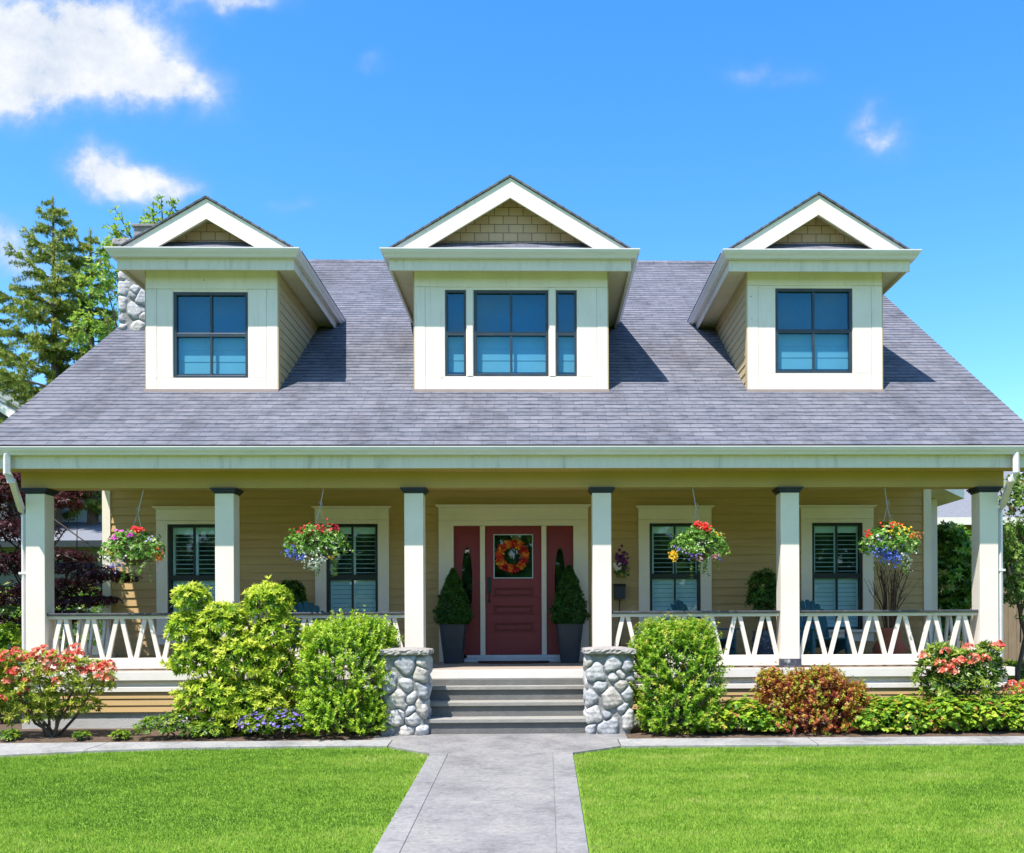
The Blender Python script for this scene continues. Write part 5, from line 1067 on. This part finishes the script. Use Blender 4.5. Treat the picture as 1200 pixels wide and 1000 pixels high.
hanging_basket(156, 645, 36, 26, 'hanging flower basket at the left end with magenta, white and one red bloom', [('red', 5, -24, 2.5, 2.0, 26, .022), ('magenta', -20, -14, 2.5, 1.6, 16, .02), ('magenta', -2, -17, 2, 1.4, 12, .02), ('magenta', -14, -22, 1.8, 1.2, 9, .018), ('white_', -22, 14, 6, 5, 34, .017), ('lilac', -14, 18, 5, 5, 26, .018), ('yellow', -28, 2, 2.5, 1.8, 12, .018), ('orange', 30, 8, 3, 6, 30, .016), ('lilac', 22, -12, 2, 2, 8, .018), ('violet', -20, 20, 2, 2, 10, .018), ('white_', 12, 2, 10, 6, 22, .013)], 71, 166)
hanging_basket(372, 638, 36, 26, 'hanging basket before the second window with dark red, blue and white flowers', [('crimson', -14, -15, 5, 3.5, 34, .021), ('crimson', 6, -17, 5, 3.5, 28, .021), ('crimson', 20, -18, 3, 2, 18, .020), ('blue', -30, 10, 4.5, 3.6, 60, .018), ('blue', -22, 14, 5, 3.0, 40, .017), ('white_', -2, 14, 8, 6, 80, .017), ('white_', -8, 24, 7, 3, 30, .016), ('yellow', 16, 16, 2, 2, 10, .017), ('white_', 20, 4, 9, 7, 26, .014)], 72, 378)
hanging_basket(819, 640, 33, 25, 'hanging basket before the third window with bright red blooms and yellow pansies', [('red', 0, -25, 2.6, 2.2, 26, .021), ('red', 8, -21, 2.8, 2.4, 34, .022), ('yellow', -29, 11, 2.8, 3.2, 36, .020), ('violet', -8, 10, 5, 3.5, 18, .018), ('violet', -24, 2, 2, 2, 8, .018), ('pink', 18, 11, 4, 3, 16, .019), ('pink', 2, 14, 2, 1.5, 9, .017), ('white_', 0, -2, 15, 6, 46, .012), ('yellow', 22, -14, 4, 1.5, 8, .016), ('violet', 25, 15, 3, 1.5, 8, .017)], 73, 813)
hanging_basket(1043, 637, 33, 26, 'hanging basket by the right corner with blue trailing flowers and yellow blooms on top', [('blue', -2, 14, 8, 5, 120, .017), ('blue', -13, 8, 6, 4, 50, .016), ('blue', 6, 18, 4, 4, 40, .016), ('yellow', 10, -15, 6, 3.5, 40, .018), ('red', 2, -22, 7, 1.8, 24, .018), ('red', -26, -11, 1.8, 1.6, 12, .020), ('orange', 28, -9, 4, 2.5, 34, .018), ('white_', 18, 6, 7, 9, 60, .015), ('white_', 22, 20, 3, 7, 26, .014), ('lilac', -12, -6, 4, 4, 20, .018)], 74, 1039)

# ------------------------------------------------------------------ things on the porch
def potted_conifer(px, ptip, label, seed, Y=1.88):
    rng = np.random.default_rng(seed); b = at(px, 777, Y); s = pxm(Y); x = b[0]
    o = thing('potted_conifer', (x, Y, FZ), label, 'potted conifer', 'potted conifers beside the front door')
    H = 0.60; MB().lathe([(0.135, FZ + 0.001), (0.14, FZ + 0.01), (0.205, FZ + H - 0.03), (0.212, FZ + H), (0.19, FZ + H), (0.185, FZ + H - 0.05)], x, Y, 32, 6.0).build('planter', planter_m, o)
    MB().lathe([(0.16, FZ + H - 0.06), (0.10, FZ + H - 0.035), (0.005, FZ + H - 0.03)], x, Y, 20).build('soil', soil, o)
    zt = at(px, ptip, Y)[2]; z0 = FZ + H + 0.0; n = 2600; f = rng.random(n) ** 1.25; a = rng.uniform(0, 6.28, n); lump = 1 + 0.10 * np.sin(a * 5 + f * 19) + 0.08 * np.sin(a * 3 - f * 31)
    prof = np.interp(f, [0, 0.06, 0.2, 0.5, 0.8, 1.0], [0.72, 0.96, 1.0, 0.70, 0.36, 0.02]); rr = 0.275 * prof * lump * np.sqrt(rng.uniform(0.45, 1.0, n))
    lean = (at(px + 6 * (1 if seed % 2 else 1), 700, Y)[0] - x) * 0.0
    p = np.stack([x + rr * np.cos(a) + lean * f, Y + rr * np.sin(a), z0 + (zt - z0) * f], 1); d = norm(np.stack([np.cos(a), np.sin(a), np.full(n, 0.55)], 1) + rng.normal(0, .3, (n, 3)))
    leaf_obj('crown', [whorl(p, d, 7, 0.042, 0.010, 0.3, 1.0, rng, v=np.clip(rr / (0.275 * prof * lump) - 0.3 + rng.normal(0, .15, n), 0, 1))], MLEAF['pot'], o)
    MB().tube([(x, Y, z0 - 0.04), (x, Y, zt - 0.06)], [0.03, 0.006], 8).build('trunk', bark, o)
potted_conifer(531.5, 668, 'cone-shaped dwarf conifer in slate planter on the door-handle side of the door', 81)
potted_conifer(667.5, 664, 'cone-shaped dwarf conifer in slate planter on the hinge side of the door', 82)

def wreath():
    rng = np.random.default_rng(91); c = at(600.5, 652, WY - 0.03); n = 340; o = thing('wreath', (c[0], WY - 0.012, c[2] - 0.26), 'round wreath of red, orange and yellow autumn leaves on the door window', 'wreath')
    a = rng.uniform(0, 6.28, n); q = rng.normal(0, 0.021, (n, 2)); rr = 0.200 + q[:, 0]; p = np.stack([c[0] + rr * np.cos(a), WY - 0.045 - np.abs(q[:, 1]), c[2] + rr * np.sin(a)], 1)
    d = norm(np.stack([np.cos(a) * q[:, 0] * 12, np.full(n, -0.9), np.sin(a) * q[:, 0] * 12], 1) + rng.normal(0, .4, (n, 3)))
    leaf_obj('leaf_ring', [whorl(p, d, 3, 0.050, 0.040, 0.8, 1.5, rng, v=np.clip(0.42 + 0.38 * np.sin(a * 7 + 1) + rng.normal(0, .22, n), 0, 1), vj=.05)], MLEAF['wreath'], o)
    MB().tube([(c[0] + 0.192 * math.cos(t), WY - 0.04, c[2] + 0.192 * math.sin(t)) for t in np.linspace(0, 6.2832, 33)], 0.018, 6).build('vine_ring', twig, o)
wreath()
mb = MB(); mxc, mr = -0.40, 0.52
mb.extrude([(mxc - 0.55, 2.17, FZ + 0.002), (mxc - 0.55, 1.95, FZ + 0.002)] + [(mxc - 0.55 * math.cos(t), 1.95 - 0.42 * math.sin(t), FZ + 0.002) for t in np.linspace(0.15, 2.99, 14)] + [(mxc + 0.55, 1.95, FZ + 0.002), (mxc + 0.55, 2.17, FZ + 0.002)], (0, 0, 0.02))
tag(mb.build('doormat', mat_m), 'dark rounded doormat in front of the red door', 'doormat')

def adirondack():
    o = bpy.data.objects.new('garden_chair', None); C.objects.link(o)
    # seat 0.36 high at the front; local +y is the front of the chair
    lg = lambda x, y, h: MB().box(x - 0.02, y - 0.045, 0, x + 0.02, y + 0.045, h).build('leg', teal, o, 0.004, local=True)
    for sx in (-0.27, 0.27): lg(sx, 0.30, 0.50)
    for sx in (-0.245, 0.245): MB().extrude([(sx - 0.012, 0.34, 0.36), (sx - 0.012, 0.34, 0.24), (sx - 0.012, -0.52, 0.0), (sx - 0.012, -0.60, 0.0), (sx - 0.012, -0.20, 0.24)], (0.024, 0, 0)).build('leg', teal, o, 0.003, local=True)
    s = MB()
    for k in range(6): y = 0.34 - k * 0.09; z = 0.365 - k * 0.024; s.extrude([(-0.26, y, z), (-0.26, y - 0.08, z - 0.022), (-0.26, y - 0.08, z - 0.002), (-0.26, y, z + 0.02)], (0.52, 0, 0))
    s.build('seat', teal, o, 0.003, local=True)
    b = MB()
    for k in range(7):
        u = (k - 3); x = u * 0.083; top = 0.93 - 0.016 * u * u; bx = u * 0.070
        b.extrude([(bx - 0.032, -0.18, 0.24), (bx + 0.032, -0.18, 0.24), (x + 0.037, -0.46, top), (x + 0.02, -0.475, top + 0.025), (x - 0.02, -0.475, top + 0.025), (x - 0.037, -0.46, top)], (0, -0.02, -0.006))
    b.box(-0.27, -0.375, 0.56, 0.27, -0.35, 0.63); b.build('backrest', teal, o, 0.003, local=True)
    for sx in (-1, 1): MB().extrude([(sx * 0.23, 0.38, 0.50), (sx * 0.36, 0.38, 0.50), (sx * 0.37, 0.20, 0.50), (sx * 0.33, -0.42, 0.50), (sx * 0.26, -0.42, 0.50)][::sx], (0, 0, 0.022)).build('armrest', teal, o, 0.003, local=True)
    return o
ch0 = adirondack()
spots = [(366, 1.05, R(180 + 25), 'teal slatted garden chair left of the door, under the second window'), (827, 1.1, R(180 + 48), 'teal slatted garden chair under the third window, turned towards the speckled pot'), (962, 1.25, R(180 + 8), 'teal slatted garden chair facing the yard under the fourth window')]
for i, (px, Y, rz, lab) in enumerate(spots):
    c = ch0 if i == 0 else copy_tree(ch0); p = at(px, 760, Y); c.location = (p[0], Y, FZ + 0.001); c.rotation_euler = (0, 0, rz); tag(c, lab, 'chair', 'teal chairs on the porch')

def porch_plant(px, py, rx, rz, Y, label, pot_mat, seed, pot_r, pot_h, L=0.07):
    rng = np.random.default_rng(seed); b = at(px, py, Y); o = thing('potted_plant', (b[0], Y, FZ), label, 'potted plant')
    MB().lathe([(pot_r * 0.72, FZ + 0.001), (pot_r * 0.95, FZ + pot_h * 0.35), (pot_r, FZ + pot_h * 0.7), (pot_r * 0.86, FZ + pot_h - 0.04), (pot_r * 0.95, FZ + pot_h), (pot_r * 0.8, FZ + pot_h), (pot_r * 0.75, FZ + pot_h - 0.05)], b[0], Y, 28).build('pot', pot_mat, o, smooth=True)
    bl = [blob(px, py, rx, rz, Y), blob(px - rx * .4, py + rz * .4, rx * .6, rz * .55, Y), blob(px + rx * .4, py + rz * .3, rx * .6, rz * .6, Y), blob(px, py + rz * .9, rx * .6, rz * .5, Y)]
    p, d, rad = shoots(bl, 620, rng, 0.4, 0.35, 0.3); leaf_obj('foliage', [whorl(p, d, 7, L, L * 0.28, 0.5, 1.4, rng)], MLEAF['fern'], o)
    stems_mb((b[0], Y, FZ + pot_h - 0.06), [q[0] for q in bl] * 2, 0.012, 0.004, rng).build('stem', twig, o)
porch_plant(895, 694, 19, 24, 1.65, 'bushy green plant in speckled blue pot left of the fifth column', speck, 85, 0.19, 0.48)
porch_plant(340, 702, 17, 20, 1.75, 'dark green potted plant behind the big yellow-green shrub, left of the second window', planter_m, 86, 0.17, 0.42)

def urn():
    rng = np.random.default_rng(87); Y = 1.45; b = at(1043, 768, Y); x = b[0]; o = thing('terracotta_urn', (x, Y, FZ), 'terracotta urn holding tall bare twigs near the right porch corner', 'urn')
    MB().lathe([(0.14, FZ + 0.001), (0.235, FZ + 0.10), (0.255, FZ + 0.20), (0.20, FZ + 0.31), (0.145, FZ + 0.37), (0.165, FZ + 0.44), (0.155, FZ + 0.50), (0.13, FZ + 0.52), (0.11, FZ + 0.50), (0.12, FZ + 0.40)], x, Y, 36).build('pot', terra, o, smooth=True)
    mb = MB()
    for k in range(30):
        a = rng.uniform(0, 6.28); sp = rng.uniform(0.05, 0.42); h = rng.uniform(0.55, 1.05); e_ = np.array([x + sp * math.cos(a), Y + sp * 0.6 * math.sin(a), FZ + 0.48 + h]); s_ = np.array([x + 0.05 * math.cos(a), Y + 0.05 * math.sin(a), FZ + 0.40]); m_ = s_ + (e_ - s_) * 0.5 + np.array([-0.12 * sp * math.cos(a), 0, 0.1]); mb.tube([s_, m_, e_], [0.011, 0.008, 0.003], 5)
        for q in range(2): t = rng.uniform(0.4, 0.8); r0 = m_ + (e_ - m_) * t; mb.tube([r0, r0 + np.array([rng.normal(0, .09), rng.normal(0, .05), rng.uniform(0.12, 0.3)])], [0.005, 0.002], 4)
    mb.build('twigs', twig, o)
urn()
# wall flower basket and letterbox beside the door
def wall_planter():
    rng = np.random.default_rng(88); c = at(726, 660, WY - 0.12); o = thing('wall_planter', (c[0], WY - 0.02, c[2] - 0.18), 'small wall planter with deep purple petunias above the black mailbox', 'wall planter')
    MB().lathe([(0.02, c[2] - 0.14), (0.06, c[2] - 0.10), (0.09, c[2] - 0.02), (0.095, c[2] + 0.0)], c[0] - 0.02, WY - 0.12, 16).build('pot', white, o, smooth=True)
    q = c + rng.normal(0, 1, (60, 3)) * (0.055, 0.03, 0.075) + (0.02, -0.06, 0.05); leaf_obj('blossom', [flowers(q, norm(np.array([[0.1, -1, 0.4]]) + rng.normal(0, .4, (60, 3))), 5, 0.032, rng)], PET['purple'], o, 'deep purple petunias')
    q = c + rng.normal(0, 1, (50, 3)) * (0.05, 0.03, 0.05) + (0.04, -0.03, -0.11); leaf_obj('foliage', [whorl(q, norm(np.array([[0.2, -1, -0.3]]) + rng.normal(0, .4, (50, 3))), 5, 0.04, 0.02, .5, 1.4, rng)], MLEAF['fern'], o)
wall_planter()
c = at(726, 695, WY - 0.12); o = thing('mailbox', (c[0], WY - 0.12, FZ), 'black box mailbox on a thin post left of the third window', 'mailbox')
MB().extrude([(c[0] - 0.085, WY - 0.20, c[2] - 0.10), (c[0] - 0.085, WY - 0.05, c[2] - 0.10), (c[0] - 0.085, WY - 0.05, c[2] + 0.13), (c[0] - 0.085, WY - 0.12, c[2] + 0.125), (c[0] - 0.085, WY - 0.20, c[2] + 0.09)], (0.17, 0, 0)).build('box', dark, o, 0.006)
MB().extrude([(c[0] - 0.095, WY - 0.215, c[2] + 0.085), (c[0] - 0.095, WY - 0.215, c[2] + 0.10), (c[0] - 0.095, WY - 0.12, c[2] + 0.142), (c[0] - 0.095, WY - 0.05, c[2] + 0.147), (c[0] - 0.095, WY - 0.05, c[2] + 0.132)], (0.19, 0, 0)).build('lid', dark, o, 0.003)
MB().tube([(c[0], WY - 0.12, FZ), (c[0], WY - 0.12, c[2] - 0.10)], 0.012, 8).lathe([(0.10, FZ + 0.001), (0.09, FZ + 0.015), (0.012, FZ + 0.025)], c[0], WY - 0.12, 20).build('post', dark, o)
